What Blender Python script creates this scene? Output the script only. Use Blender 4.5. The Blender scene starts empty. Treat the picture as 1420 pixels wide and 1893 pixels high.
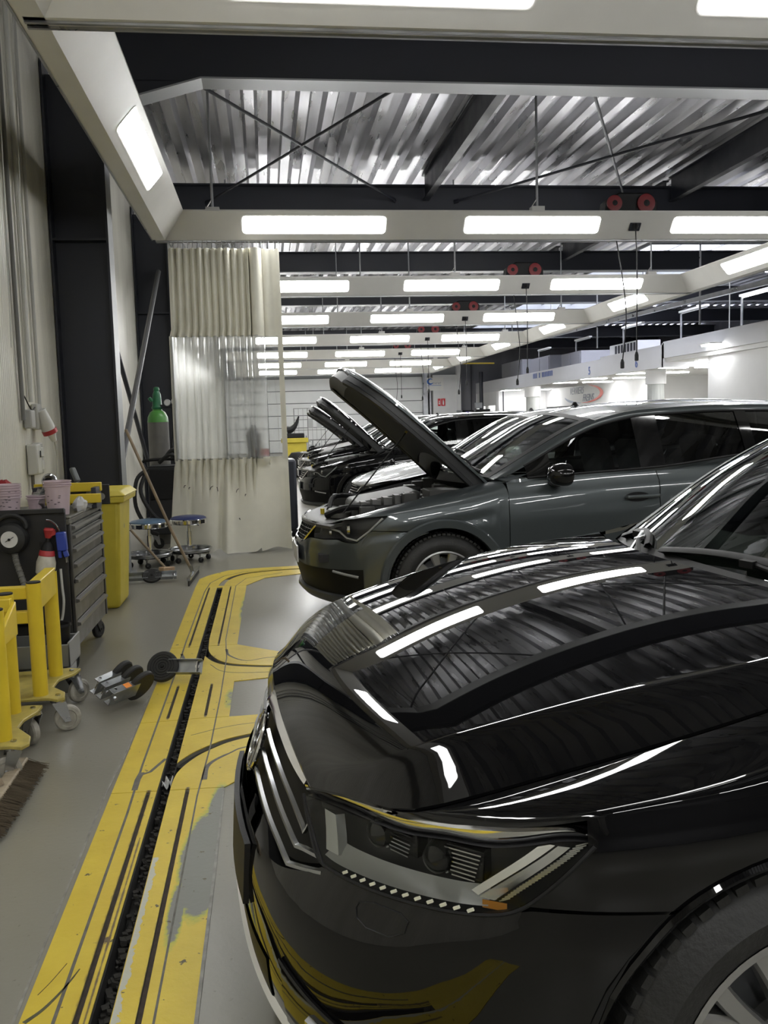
import bpy, bmesh, math, random
from mathutils import Vector, Matrix
random.seed(7)
PI = math.pi
sc = bpy.context.scene
COL = sc.collection

# ------------------------------------------------------------------ camera, world, exposure
def set_camera():
    F, P, Y, R = 1655.0, 0.101, 0.1286, -0.028
    f = Vector((math.sin(Y)*math.cos(P), math.cos(Y)*math.cos(P), -math.sin(P)))
    r0 = Vector((math.cos(Y), -math.sin(Y), 0)); u0 = r0.cross(f)
    r = math.cos(R)*r0 + math.sin(R)*u0
    u = -math.sin(R)*r0 + math.cos(R)*u0
    cd = bpy.data.cameras.new('camera'); co = bpy.data.objects.new('camera', cd); COL.objects.link(co)
    m = Matrix((r, u, -f)).transposed().to_4x4(); m.translation = Vector((0, 0, 1.34))
    co.matrix_world = m
    cd.sensor_fit = 'HORIZONTAL'; cd.sensor_width = 36; cd.lens = F/1420*36
    cd.clip_start = .05; cd.clip_end = 200
    sc.camera = co
set_camera()
w = bpy.data.worlds.new('world'); sc.world = w; w.use_nodes = True
w.node_tree.nodes['Background'].inputs[0].default_value = (.82, .86, 1, 1)
w.node_tree.nodes['Background'].inputs[1].default_value = 2.2
sc.view_settings.view_transform = 'Standard'; sc.view_settings.look = 'None'
sc.view_settings.exposure = 2.0; sc.view_settings.gamma = 1.0; sc.view_settings.use_curve_mapping = False
sc.cycles.max_bounces = 8; sc.cycles.diffuse_bounces = 4; sc.cycles.glossy_bounces = 4
sc.cycles.transmission_bounces = 6; sc.cycles.transparent_max_bounces = 12
sc.cycles.sample_clamp_indirect = 4; sc.cycles.caustics_reflective = False; sc.cycles.caustics_refractive = False
sc.cycles.use_denoising = True
PANEL = 7.5      # strength of the lit duct panels

# ------------------------------------------------------------------ helpers
def tag(o, label=None, cat=None, group=None, kind=None):
    if label: o['label'] = label
    if cat: o['category'] = cat
    if group: o['group'] = group
    if kind: o['kind'] = kind
    return o
def thing(name, label, cat, loc=(0, 0, 0), rz=0, group=None):
    o = bpy.data.objects.new(name, None); COL.objects.link(o)
    o.empty_display_size = .1
    o.location = loc; o.rotation_euler = (0, 0, rz)
    return tag(o, label, cat, group)
def kids(o): return [c for c in bpy.data.objects if c.parent == o]
def dup(o, loc=None, rz=None, label=None, parent=None, group=None):
    c = o.copy(); COL.objects.link(c)
    if parent is not None: c.parent = parent
    if loc is not None: c.location = loc
    if rz is not None: c.rotation_euler = (0, 0, rz)
    if label: c['label'] = label
    if group: c['group'] = group
    for k in kids(o): dup(k, parent=c)
    return c
def worldloc(p):
    v = Vector((0, 0, 0))
    while p is not None:
        v += p.location; p = p.parent
    return v

class MB:
    def __init__(s): s.v = []; s.f = []; s.uv = None
    def add(s, vs, fs):
        n = len(s.v); s.v += [tuple(v) for v in vs]; s.f += [tuple(i+n for i in f) for f in fs]; return s
    def box(s, x0, x1, y0, y1, z0, z1):
        vs = [(x, y, z) for x in (x0, x1) for y in (y0, y1) for z in (z0, z1)]
        return s.add(vs, [(0, 1, 3, 2), (4, 6, 7, 5), (0, 4, 5, 1), (2, 3, 7, 6), (0, 2, 6, 4), (1, 5, 7, 3)])
    def obox(s, c, ax, ay, az):
        c, ax, ay, az = map(Vector, (c, ax, ay, az))
        vs = [c+ax*i+ay*j+az*k for i in (-1, 1) for j in (-1, 1) for k in (-1, 1)]
        return s.add(vs, [(0, 1, 3, 2), (4, 6, 7, 5), (0, 4, 5, 1), (2, 3, 7, 6), (0, 2, 6, 4), (1, 5, 7, 3)])
    def bar(s, a, b, w, h, up=(0, 0, 1)):
        a, b = Vector(a), Vector(b); d = b-a; l = d.length; d.normalize()
        u = Vector(up)
        if abs(u.dot(d)) > .95: u = Vector((1, 0, 0))
        x = d.cross(u).normalized(); z = x.cross(d).normalized()
        return s.obox((a+b)/2, d*(l/2), x*(w/2), z*(h/2))
    def cyl(s, a, b, r, r2=None, n=20, caps=True):
        a, b = Vector(a), Vector(b); d = (b-a).normalized(); r2 = r if r2 is None else r2
        u = Vector((0, 0, 1)) if abs(d.z) < .9 else Vector((1, 0, 0))
        x = d.cross(u).normalized(); y = d.cross(x)
        vs = [a+(x*math.cos(2*PI*i/n)+y*math.sin(2*PI*i/n))*r for i in range(n)] + [b+(x*math.cos(2*PI*i/n)+y*math.sin(2*PI*i/n))*r2 for i in range(n)]
        fs = [(i, (i+1) % n, n+(i+1) % n, n+i) for i in range(n)]
        if caps: fs += [tuple(range(n))[::-1], tuple(range(n, 2*n))]
        return s.add(vs, fs)
    def tube(s, pts, r, n=8, closed=False, smooth=0):
        pts = [Vector(p) for p in pts]
        if smooth: pts = catmull(pts, smooth, closed)
        m = len(pts); rings = []
        prev = None
        for i, p in enumerate(pts):
            if closed: d = (pts[(i+1) % m]-pts[i-1])
            else: d = pts[min(i+1, m-1)]-pts[max(i-1, 0)]
            d.normalize()
            if prev is None:
                u = Vector((0, 0, 1)) if abs(d.z) < .9 else Vector((1, 0, 0)); x = d.cross(u).normalized()
            else: x = (prev-d*prev.dot(d)).normalized()
            prev = x; y = d.cross(x)
            rr = r(i/(m-1)) if callable(r) else r
            rings.append([p+(x*math.cos(2*PI*k/n)+y*math.sin(2*PI*k/n))*rr for k in range(n)])
        vs = [v for q in rings for v in q]; fs = []
        for i in range(m if closed else m-1):
            j = (i+1) % m
            for k in range(n): fs.append((i*n+k, i*n+(k+1) % n, j*n+(k+1) % n, j*n+k))
        if not closed: fs += [tuple(range(n))[::-1], tuple((m-1)*n+k for k in range(n))]
        return s.add(vs, fs)
    def grid(s, rows, closed_u=False, closed_v=False, flip=False):
        m, n = len(rows), len(rows[0]); vs = [tuple(p) for r in rows for p in r]; fs = []
        for i in range(m if closed_v else m-1):
            for j in range(n if closed_u else n-1):
                q = (i*n+j, i*n+(j+1) % n, ((i+1) % m)*n+(j+1) % n, ((i+1) % m)*n+j)
                fs.append(q[::-1] if flip else q)
        return s.add(vs, fs)
    def lathe(s, prof, n=24, c=(0, 0, 0), ax='z'):
        c = Vector(c); rows = []
        for r, z in prof:
            row = []
            for k in range(n):
                a = 2*PI*k/n; p = (r*math.cos(a), r*math.sin(a), z)
                if ax == 'x': p = (p[2], p[0], p[1])
                elif ax == 'y': p = (p[0], p[2], p[1])
                row.append(c+Vector(p))
            rows.append(row)
        return s.grid(rows, closed_u=True)
    def prism(s, poly, a, b, ax='z'):
        def P(p, q):
            if ax == 'z': return (p[0], p[1], q)
            if ax == 'y': return (p[0], q, p[1])
            return (q, p[0], p[1])
        n = len(poly)
        vs = [P(p, a) for p in poly]+[P(p, b) for p in poly]
        fs = [(i, (i+1) % n, n+(i+1) % n, n+i) for i in range(n)]+[tuple(range(n))[::-1], tuple(range(n, 2*n))]
        return s.add(vs, fs)
    def solid(s, rows, th, nrm):
        """thick sheet: grid plus an offset copy along function nrm(i,j)->Vector"""
        m, n = len(rows), len(rows[0])
        r2 = [[Vector(rows[i][j])+Vector(nrm(i, j))*th for j in range(n)] for i in range(m)]
        s.grid(rows); s.grid(r2, flip=True)
        e = [(0, j) for j in range(n)]+[(i, n-1) for i in range(m)]+[(m-1, j) for j in range(n-1, -1, -1)]+[(i, 0) for i in range(m-1, -1, -1)]
        s.grid([[rows[i][j] for i, j in e], [r2[i][j] for i, j in e]])
        return s
    def xf(s, M):
        s.v = [tuple(M @ Vector(v)) for v in s.v]; return s
    def build(s, name, m, parent=None, smooth=True, ang=35, bevel=0, label=None, world=True, fix=True, weld=False):
        off = worldloc(parent) if (parent is not None and world) else Vector((0, 0, 0))
        me = bpy.data.meshes.new(name)
        me.from_pydata([tuple(Vector(v)-off) for v in s.v], [], s.f); me.validate()
        bm = bmesh.new(); bm.from_mesh(me)
        if weld: bmesh.ops.remove_doubles(bm, verts=bm.verts, dist=weld)
        if fix: bmesh.ops.recalc_face_normals(bm, faces=bm.faces)
        for f in bm.faces: f.smooth = smooth
        if smooth:
            for e in bm.edges:
                e.smooth = not (len(e.link_faces) == 2 and e.calc_face_angle(0) > math.radians(ang))
        bm.to_mesh(me); bm.free()
        o = bpy.data.objects.new(name, me); COL.objects.link(o)
        if m is not None: me.materials.append(m)
        if parent is not None: o.parent = parent
        if bevel:
            b = o.modifiers.new('bevel', 'BEVEL'); b.width = bevel; b.segments = 2; b.limit_method = 'ANGLE'; b.angle_limit = math.radians(40)
            b.harden_normals = False
        if label: o['label'] = label
        return o

def catmull(P, k, closed=False):
    P = [Vector(p) for p in P]; n = len(P); out = []
    for i in range(n if closed else n-1):
        p0 = P[i-1] if (i > 0 or closed) else P[0]*2-P[1]
        p1 = P[i]; p2 = P[(i+1) % n]
        p3 = P[(i+2) % n] if (i+2 < n or closed) else P[-1]*2-P[-2]
        for j in range(k):
            t = j/k
            out.append(.5*((2*p1)+(p2-p0)*t+(2*p0-5*p1+4*p2-p3)*t*t+(3*p1-p0-3*p2+p3)*t**3))
    if not closed: out.append(P[-1])
    return out
def interp(tab, x):
    """monotone cubic (pchip) interpolation of a table [(x, y), ...]"""
    n = len(tab)
    if x <= tab[0][0]: return tab[0][1]
    if x >= tab[-1][0]: return tab[-1][1]
    i = 0
    while x > tab[i+1][0]: i += 1
    d = lambda k: (tab[k+1][1]-tab[k][1])/(tab[k+1][0]-tab[k][0])
    def m(k):
        if k == 0: return d(0)
        if k == n-1: return d(n-2)
        a, b = d(k-1), d(k)
        return 0 if a*b <= 0 else 2*a*b/(a+b)
    h = tab[i+1][0]-tab[i][0]; t = (x-tab[i][0])/h
    return (2*t**3-3*t*t+1)*tab[i][1]+(t**3-2*t*t+t)*h*m(i)+(3*t*t-2*t**3)*tab[i+1][1]+(t**3-t*t)*h*m(i+1)
def cspline(tab):
    """natural cubic spline through a table, as a function"""
    n = len(tab); x = [a for a, b in tab]; y = [b for a, b in tab]; m = [0.0]*n
    a_, b_, c_, d_ = [0.0]*n, [1.0]*n, [0.0]*n, [0.0]*n
    for i in range(1, n-1):
        h0, h1 = x[i]-x[i-1], x[i+1]-x[i]; a_[i], b_[i], c_[i] = h0, 2*(h0+h1), h1; d_[i] = 6*((y[i+1]-y[i])/h1-(y[i]-y[i-1])/h0)
    for i in range(1, n): w = a_[i]/b_[i-1]; b_[i] -= w*c_[i-1]; d_[i] -= w*d_[i-1]
    for i in range(n-2, 0, -1): m[i] = (d_[i]-c_[i]*m[i+1])/b_[i]
    def f(q):
        q = max(x[0], min(x[-1], q)); i = 0
        while i < n-2 and q > x[i+1]: i += 1
        h = x[i+1]-x[i]; A = (x[i+1]-q)/h; B = (q-x[i])/h
        return A*y[i]+B*y[i+1]+((A**3-A)*m[i]+(B**3-B)*m[i+1])*h*h/6
    return f
def lerp(a, b, t): return a+(b-a)*t

def text(name, s, size, m, M, parent=None, ext=.002, shear=0, bold=0, label=None, align='CENTER', tag_=None):
    c = bpy.data.curves.new(name, 'FONT'); c.body = s; c.size = size; c.extrude = ext; c.shear = shear; c.offset = bold
    c.align_x = align; c.align_y = 'CENTER'; c.resolution_u = 3
    t = bpy.data.objects.new(name, c); COL.objects.link(t)
    bpy.context.view_layer.update()
    me = bpy.data.meshes.new_from_object(t.evaluated_get(bpy.context.evaluated_depsgraph_get()))
    bpy.data.objects.remove(t); bpy.data.curves.remove(c)
    me.transform(M); me.name = name
    if parent is not None: me.transform(Matrix.Translation(-worldloc(parent)))
    me.materials.clear(); me.materials.append(m)
    o = bpy.data.objects.new(name, me); COL.objects.link(o)
    if parent is not None: o.parent = parent
    return o

# ------------------------------------------------------------------ materials
MATS = {}
def mat(name, col=(.5, .5, .5), rough=.5, metal=0, coat=0, spec=.5, emit=0, noise=0, nscale=8, bump=0, bscale=60, rnoise=0, trans=0, alpha=1, ior=1.5, stretch=None, col2=None, sheen=0):
    if name in MATS: return MATS[name]
    m = bpy.data.materials.new(name); m.use_nodes = True; nt = m.node_tree; b = nt.nodes['Principled BSDF']
    I = b.inputs
    I['Base Color'].default_value = (*col, 1); I['Roughness'].default_value = rough; I['Metallic'].default_value = metal
    I['Coat Weight'].default_value = coat; I['Coat Roughness'].default_value = .02; I['Specular IOR Level'].default_value = spec
    I['Transmission Weight'].default_value = trans; I['Alpha'].default_value = alpha; I['IOR'].default_value = ior
    if emit: I['Emission Color'].default_value = (*col, 1); I['Emission Strength'].default_value = emit
    L = nt.links.new
    if noise or bump or rnoise:
        tc = nt.nodes.new('ShaderNodeTexCoord'); mp = nt.nodes.new('ShaderNodeMapping'); L(tc.outputs['Object'], mp.inputs[0])
        if stretch: mp.inputs['Scale'].default_value = stretch
        n = nt.nodes.new('ShaderNodeTexNoise'); n.inputs['Scale'].default_value = nscale; n.inputs['Detail'].default_value = 6; L(mp.outputs[0], n.inputs[0])
        if noise:
            r = nt.nodes.new('ShaderNodeMapRange'); L(n.outputs[0], r.inputs[0]); r.inputs[1].default_value = .3; r.inputs[2].default_value = .7
            x = nt.nodes.new('ShaderNodeMix'); x.data_type = 'RGBA'; L(r.outputs[0], x.inputs[0])
            c2 = col2 or tuple(c*(1-noise) for c in col)
            x.inputs[6].default_value = (*c2, 1); x.inputs[7].default_value = (*col, 1); L(x.outputs[2], I['Base Color'])
        if rnoise:
            r = nt.nodes.new('ShaderNodeMapRange'); L(n.outputs[0], r.inputs[0]); r.inputs[1].default_value = .3; r.inputs[2].default_value = .7
            r.inputs[3].default_value = max(0, rough-rnoise); r.inputs[4].default_value = rough+rnoise; L(r.outputs[0], I['Roughness'])
        if bump:
            n2 = nt.nodes.new('ShaderNodeTexNoise'); n2.inputs['Scale'].default_value = bscale; n2.inputs['Detail'].default_value = 3; L(mp.outputs[0], n2.inputs[0])
            bp = nt.nodes.new('ShaderNodeBump'); bp.inputs['Strength'].default_value = bump; bp.inputs['Distance'].default_value = .01
            L(n2.outputs[0], bp.inputs['Height']); L(bp.outputs[0], I['Normal'])
    MATS[name] = m; return m
def N(nt, t, **k):
    n = nt.nodes.new('ShaderNode'+t)
    for a, v in k.items(): setattr(n, a, v)
    return n

WHITE = mat('duct_white', (.84, .83, .80), .38, noise=.06, nscale=3)
GLOW = mat('lit_panel', (1, 1, .985), .5, emit=PANEL)
DARKSTEEL = mat('dark_steel', (.02, .022, .033), .5, noise=.25, nscale=2)
GREYSTEEL = mat('grey_steel', (.30, .31, .32), .45, .3)
GALV = mat('galvanised', (.52, .53, .55), .35, .85, noise=.25, nscale=5, rnoise=.1)
CHROME = mat('chrome', (.80, .80, .80), .10, 1)
CHROME_D = mat('satin_chrome', (.45, .46, .47), .22, 1)
BLACKP = mat('black_plastic', (.010, .010, .011), .5, spec=.3, bump=.1, bscale=300)
BLACKG = mat('gloss_black', (.006, .006, .006), .06)
RUBBER = mat('rubber', (.016, .016, .016), .65, bump=.15, bscale=120)
TYRE = mat('tyre', (.020, .020, .019), .55, noise=.4, nscale=20, bump=.2, bscale=90)
YEL = mat('yellow_metal', (.72, .54, .035), .38, noise=.12, nscale=9, bump=.03, bscale=30)
YELP = mat('yellow_plastic', (.66, .54, .055), .5, noise=.15, nscale=5)
# ------------------------------------------------------------------ the setting
def struct(name, mb, m, **k):
    o = mb.build(name, m, smooth=k.pop('smooth', False), **k); return tag(o, kind='structure')

# floor paint: grey epoxy
def floor_mat():
    m = bpy.data.materials.new('floor_paint'); m.use_nodes = True; nt = m.node_tree; b = nt.nodes['Principled BSDF']; L = nt.links.new
    tc = N(nt, 'TexCoord'); n1 = N(nt, 'TexNoise'); n1.inputs['Scale'].default_value = 1.3; n1.inputs['Detail'].default_value = 5
    n2 = N(nt, 'TexNoise'); n2.inputs['Scale'].default_value = 55; n2.inputs['Detail'].default_value = 4
    L(tc.outputs['Object'], n1.inputs[0]); L(tc.outputs['Object'], n2.inputs[0])
    r = N(nt, 'ValToRGB'); e = r.color_ramp.elements
    e[0].position = .3; e[0].color = (.215, .206, .170, 1); e[1].position = .7; e[1].color = (.258, .248, .210, 1)
    L(n1.outputs[0], r.inputs[0])
    r2 = N(nt, 'ValToRGB'); e = r2.color_ramp.elements; e[0].position = .22; e[0].color = (.45, .45, .43, 1); e[1].position = .34; e[1].color = (1, 1, 1, 1)
    L(n2.outputs[0], r2.inputs[0])
    mx = N(nt, 'Mix', data_type='RGBA', blend_type='MULTIPLY'); mx.inputs[0].default_value = .8; L(r.outputs[0], mx.inputs[6]); L(r2.outputs[0], mx.inputs[7])
    L(mx.outputs[2], b.inputs['Base Color'])
    mr = N(nt, 'MapRange'); L(n1.outputs[0], mr.inputs[0]); mr.inputs[3].default_value = .22; mr.inputs[4].default_value = .42; L(mr.outputs[0], b.inputs['Roughness'])
    bp = N(nt, 'Bump'); bp.inputs['Strength'].default_value = .06; bp.inputs['Distance'].default_value = .01; L(n2.outputs[0], bp.inputs['Height']); L(bp.outputs[0], b.inputs['Normal'])
    return m
FLOOR = floor_mat()
def plate_mat():
    """yellow line paint, worn through to grey where feet and tyres rub; the wear has its own fixed shape"""
    m = bpy.data.materials.new('yellow_floor_paint'); m.use_nodes = True; nt = m.node_tree; b = nt.nodes['Principled BSDF']; L = nt.links.new
    geo = N(nt, 'NewGeometry'); sp = N(nt, 'SeparateXYZ'); L(geo.outputs['Position'], sp.inputs[0])
    def math_(op, a, c, clamp=False):
        n = N(nt, 'Math', operation=op); n.use_clamp = clamp
        for i, v in enumerate((a, c)):
            if isinstance(v, (int, float)): n.inputs[i].default_value = v
            elif v is not None: L(v, n.inputs[i])
        return n.outputs[0]
    def noise(scale, det=5, rough=.6):
        n = N(nt, 'TexNoise'); n.inputs['Scale'].default_value = scale; n.inputs['Detail'].default_value = det; n.inputs['Roughness'].default_value = rough
        L(geo.outputs['Position'], n.inputs[0]); return n.outputs[0]
    X, Y = sp.outputs[0], sp.outputs[1]
    nb, nf, nm = noise(5), noise(60), noise(18)
    def blob(cx, cy, rx, ry, k=1.0):
        dx = math_('DIVIDE', math_('SUBTRACT', X, cx), rx); dy = math_('DIVIDE', math_('SUBTRACT', Y, cy), ry)
        d = math_('ADD', math_('MULTIPLY', dx, dx), math_('MULTIPLY', dy, dy))
        return math_('MULTIPLY', math_('SUBTRACT', 1.0, d), k, True)
    # worn zones: right edge of the track near the car, right edge further on
    wz = blob(-.245, 2.72, .085, .42, 1.4)
    for a in ((-.20, 6.5, .05, .9, .8), (-.22, 4.35, .05, .22, .7), (-.215, 3.05, .05, .3, 1.2), (-.30, 2.42, .03, .25, .9)):
        wz = math_('MAXIMUM', wz, blob(*a))
    wv = math_('ADD', wz, math_('MULTIPLY', math_('SUBTRACT', nb, .5), .9))
    wv = math_('ADD', wv, math_('MULTIPLY', math_('SUBTRACT', nf, .5), .5))
    worn = N(nt, 'MapRange'); L(wv, worn.inputs[0]); worn.inputs[1].default_value = .50; worn.inputs[2].default_value = .66
    mid = N(nt, 'MapRange'); L(wv, mid.inputs[0]); mid.inputs[1].default_value = .25; mid.inputs[2].default_value = .5
    chips = N(nt, 'MapRange'); L(math_('ADD', nm, math_('MULTIPLY', nf, .35)), chips.inputs[0]); chips.inputs[1].default_value = .86; chips.inputs[2].default_value = .875
    base = N(nt, 'ValToRGB'); e = base.color_ramp.elements; e[0].position = .3; e[0].color = (.60, .44, .028, 1); e[1].position = .68; e[1].color = (.70, .535, .045, 1); L(nb, base.inputs[0])
    m1 = N(nt, 'Mix', data_type='RGBA'); L(mid.outputs[0], m1.inputs[0]); L(base.outputs[0], m1.inputs[6]); m1.inputs[7].default_value = (.46, .45, .05, 1)
    m2 = N(nt, 'Mix', data_type='RGBA'); L(worn.outputs[0], m2.inputs[0]); L(m1.outputs[2], m2.inputs[6]); m2.inputs[7].default_value = (.20, .205, .18, 1)
    m3 = N(nt, 'Mix', data_type='RGBA'); L(chips.outputs[0], m3.inputs[0]); L(m2.outputs[2], m3.inputs[6]); m3.inputs[7].default_value = (.10, .075, .03, 1)
    # brown staining along the open grooves and pale bare metal beside the slot
    st = None
    for gx, y0, y1, hw in ((-.482, .9, 3.29, .016), (-.340, .9, 3.29, .013), (-.501, 4.1, 4.64, .012), (-.330, 4.1, 4.64, .012), (-.515, 5.45, 7.5, .012), (-.339, 5.45, 7.5, .011), (-.462, .9, 2.9, .006)):
        d = math_('DIVIDE', math_('ABSOLUTE', math_('SUBTRACT', X, gx), None), hw)
        v = math_('MULTIPLY', math_('SUBTRACT', 1.0, d, True), math_('MULTIPLY', math_('GREATER_THAN', Y, y0), math_('LESS_THAN', Y, y1)))
        st = v if st is None else math_('MAXIMUM', st, v)
    stn = N(nt, 'MapRange'); L(math_('ADD', st, math_('MULTIPLY', math_('SUBTRACT', nm, .5), 1.1)), stn.inputs[0]); stn.inputs[1].default_value = .30; stn.inputs[2].default_value = .85
    sg = math_('MULTIPLY', stn.outputs[0], math_('GREATER_THAN', st, .01))
    m4 = N(nt, 'Mix', data_type='RGBA'); L(sg, m4.inputs[0]); L(m3.outputs[2], m4.inputs[6]); m4.inputs[7].default_value = (.13, .085, .035, 1)
    pe = math_('MULTIPLY', math_('MULTIPLY', math_('GREATER_THAN', X, -.402), math_('LESS_THAN', math_('ADD', X, math_('MULTIPLY', nm, .05)), -.362)), math_('LESS_THAN', Y, 2.75))
    m5 = N(nt, 'Mix', data_type='RGBA'); L(pe, m5.inputs[0]); L(m4.outputs[2], m5.inputs[6]); m5.inputs[7].default_value = (.50, .50, .42, 1)
    L(m5.outputs[2], b.inputs['Base Color']); b.inputs['Roughness'].default_value = .42
    bp = N(nt, 'Bump'); bp.inputs['Strength'].default_value = .12; bp.inputs['Distance'].default_value = .01; L(nf, bp.inputs['Height']); L(bp.outputs[0], b.inputs['Normal'])
    return m
PLATE = plate_mat()

# --- track slot paths (also cut out of floor and plates)
SL = -.425
main_path = [(SL-.004, -1.5), (SL-.004, 3.0), (SL, 7.1), (SL, 7.45), (-.395, 7.78), (-.30, 8.02), (-.15, 8.15), (.27, 8.235), (1.6, 8.30), (3.2, 8.30)]
def smooth2(p, k): return [(v.x, v.y) for v in catmull([Vector((a, b, 0)) for a, b in p], k)]
MAINP = smooth2(main_path, 8)
BR1 = smooth2([(SL+.002, 5.62), (SL+.014, 5.36), (-.375, 5.20), (-.31, 5.06), (-.206, 4.975), (-.01, 4.91), (.3, 4.89), (.8, 4.89)], 6)
BR2 = smooth2([(SL-.002, 3.28), (SL+.012, 3.45), (-.355, 3.60), (-.28, 3.70), (-.194, 3.775), (-.05, 3.83), (.2, 3.86), (.8, 3.86)], 6)
def ribbon(path, w, z0, z1, mb=None, wf=None):
    mb = mb or MB(); L, R = [], []
    for i, p in enumerate(path):
        a = path[max(i-1, 0)]; b = path[min(i+1, len(path)-1)]; dx, dy = b[0]-a[0], b[1]-a[1]; l = math.hypot(dx, dy); nx, ny = -dy/l, dx/l
        ww = (wf(i/(len(path)-1)) if wf else 1)*w/2
        L.append((p[0]+nx*ww, p[1]+ny*ww)); R.append((p[0]-nx*ww, p[1]-ny*ww))
    mb.grid([[(x, y, z1) for x, y in L], [(x, y, z1) for x, y in R], [(x, y, z0) for x, y in R], [(x, y, z0) for x, y in L]], closed_v=True)
    n = len(path); o = len(mb.v)-4*n
    mb.f += [(o, o+n, o+2*n, o+3*n), (o+n-1, o+4*n-1, o+3*n-1, o+2*n-1)]
    return mb
MAINC = [(SL-.001, 7.46)]+[p for p in MAINP if p[1] > 7.48]
cutters = [MB().box(SL-.027, SL+.021, .9, 7.4605, -.07, .05), ribbon(MAINC[:14], .046, -.0702, .05), ribbon(MAINC[13:], .046, -.0704, .05), ribbon(BR1, .040, -.055, .05), ribbon(BR2, .042, -.055, .05)]
grooves = [((-.535, -.529), 1.0, 7.3), ((-.489, -.474), 1.2, 3.27), ((-.347, -.332), 1.2, 3.27), ((-.508, -.494), 4.12, 4.62), ((-.337, -.323), 4.12, 4.62),
           ((-.522, -.508), 5.5, 7.45), ((-.345, -.333), 5.5, 7.45)]
for (a, b), y0, y1 in grooves[1:]: cutters.append(MB().box(a, b, y0, y1, -.012, .05))
def cut(o, cs):
    for c in cs:
        k = c.build('cutter', None, smooth=False)
        bm = bmesh.new(); bm.from_mesh(k.data); bmesh.ops.triangulate(bm, faces=bm.faces); bmesh.ops.recalc_face_normals(bm, faces=bm.faces); bm.to_mesh(k.data); bm.free()
        m = o.modifiers.new('cut', 'BOOLEAN'); m.operation = 'DIFFERENCE'; m.object = k; m.solver = 'EXACT'
        bpy.context.view_layer.update()
        me = bpy.data.meshes.new_from_object(o.evaluated_get(bpy.context.evaluated_depsgraph_get()))
        o.modifiers.clear()
        d = k.data; bpy.data.objects.remove(k); bpy.data.meshes.remove(d)
        if len(me.polygons) == 0: bpy.data.meshes.remove(me); print('CUT FAILED', o.name); continue
        old = o.data; mm = old.materials[0]; o.data = me; bpy.data.meshes.remove(old)
        me.materials.clear(); me.materials.append(mm)
        for p in me.polygons: p.material_index = 0
    return o
fl = struct('floor', MB().box(-1.8, 18.2, -12, 42.2, -.12, 0), FLOOR)
cut(fl, cutters)
# yellow plates laid over the floor, one per joint
track = thing('exhaust_track_marking', 'yellow painted floor track with a dark open slot and curved side branches', 'floor track', (-.42, 4, 0))
def plate(poly, name='track_plate'):
    o = MB().prism(poly, .0005, .004).build(name, PLATE, track, smooth=False)
    return cut(o, cutters)
XL, XR = -.622, -.222
plate([(-.60, .2), (XR, .2), (-.208, 3.262), (-.617, 3.283)])
plate([(-.617, 3.287), (-.205, 3.266), (-.15, 3.33), (.5, 3.48), (.5, 4.10), (-.09, 4.085), (-.22, 4.082), (-.35, 4.084), (-.618, 4.07)])
plate([(-.618, 4.074), (-.35, 4.088), (-.22, 4.086), (-.216, 4.66), (-.03, 4.69), (.5, 4.70), (.5, 5.12), (.033, 5.22), (-.225, 5.46), (-.622, 5.455)])
plate([(-.622, 5.459), (-.225, 5.464), (-.21, 7.50), (-.35, 7.53), (-.633, 7.543)])
plate([(-.633, 7.547), (-.35, 7.534), (-.21, 7.504), (-.055, 7.83), (.265, 7.96), (1.4, 8.02), (3.0, 8.04), (3.0, 8.5), (.283, 8.42), (.126, 8.41), (-.2, 8.385), (-.395, 8.33), (-.56, 8.10), (-.628, 7.93)])
# grey sealed joints over the paint
JOINT = mat('joint_grey', (.15, .14, .12), .6, noise=.4, nscale=30)
RUST = mat('rusty_groove', (.055, .040, .028), .8, noise=.5, nscale=40)
jm = MB()
ribbon([(-.532, 1.0), (-.532, 3.1), (-.540, 3.55), (-.540, 4.0), (-.541, 5.2), (-.545, 5.6), (-.542, 7.3), (-.52, 7.7), (-.42, 8.02), (-.25, 8.2), (.1, 8.28)], .0085, .0035, .0046, jm)
ribbon([(-.308, 1.0), (-.300, 3.2), (-.283, 3.7), (-.275, 4.4), (-.276, 5.15), (-.300, 5.6), (-.298, 7.5), (-.22, 7.85), (.1, 8.06)], .006, .0035, .0046, jm)
ribbon([(-.536, 3.30), (-.538, 3.40), (-.532, 3.47)], .022, .0035, .0047, jm)
ribbon([(-.54, 3.44), (-.50, 3.47), (-.455, 3.60)], .014, .0035, .0046, jm)
ribbon([(-.545, 5.30), (-.52, 5.18), (-.48, 5.14)], .016, .0035, .0046, jm)
ribbon(smooth2([(-.285, 3.35), (-.277, 3.50), (-.2, 3.61), (-.1, 3.68), (.3, 3.74)], 5), .009, .0035, .0046, jm, wf=lambda t: 2.4-2*t if t < .5 else 1)
ribbon(smooth2([(-.425+.05, 3.86), (-.25, 3.93), (-.1, 3.97), (.3, 4.0)], 5), .003, .0035, .0046, jm)
ribbon(smooth2([(-.285, 5.35), (-.262, 5.20), (-.16, 5.06), (0, 5.1), (.3, 4.97)], 5), .006, .0035, .0046, jm, wf=lambda t: 2.8-3*t if t < .5 else 1)
ribbon(smooth2([(-.36, 5.02), (-.28, 4.86), (-.1, 4.80), (.3, 4.79)], 5), .004, .0035, .0046, jm)
jm.build('joint_line', JOINT, track, smooth=False, label='grey sealed joint lines')
gm = MB()
for (a, b), y0, y1 in grooves[1:]: gm.box(a+.0005, b-.0005, y0+.002, y1-.002, -.0115, -.007)
gm.build('groove', RUST, track, smooth=False, label='rusty brown grooves beside the slot')
em = MB()
ribbon([(-.624, 1.9), (-.640, 3.3), (-.628, 3.7), (-.634, 4.5)], .007, .0003, .0012, em)
ribbon([(-.214, 1.0), (-.207, 2.6), (-.209, 3.26)], .010, .0003, .0035, em)
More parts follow.
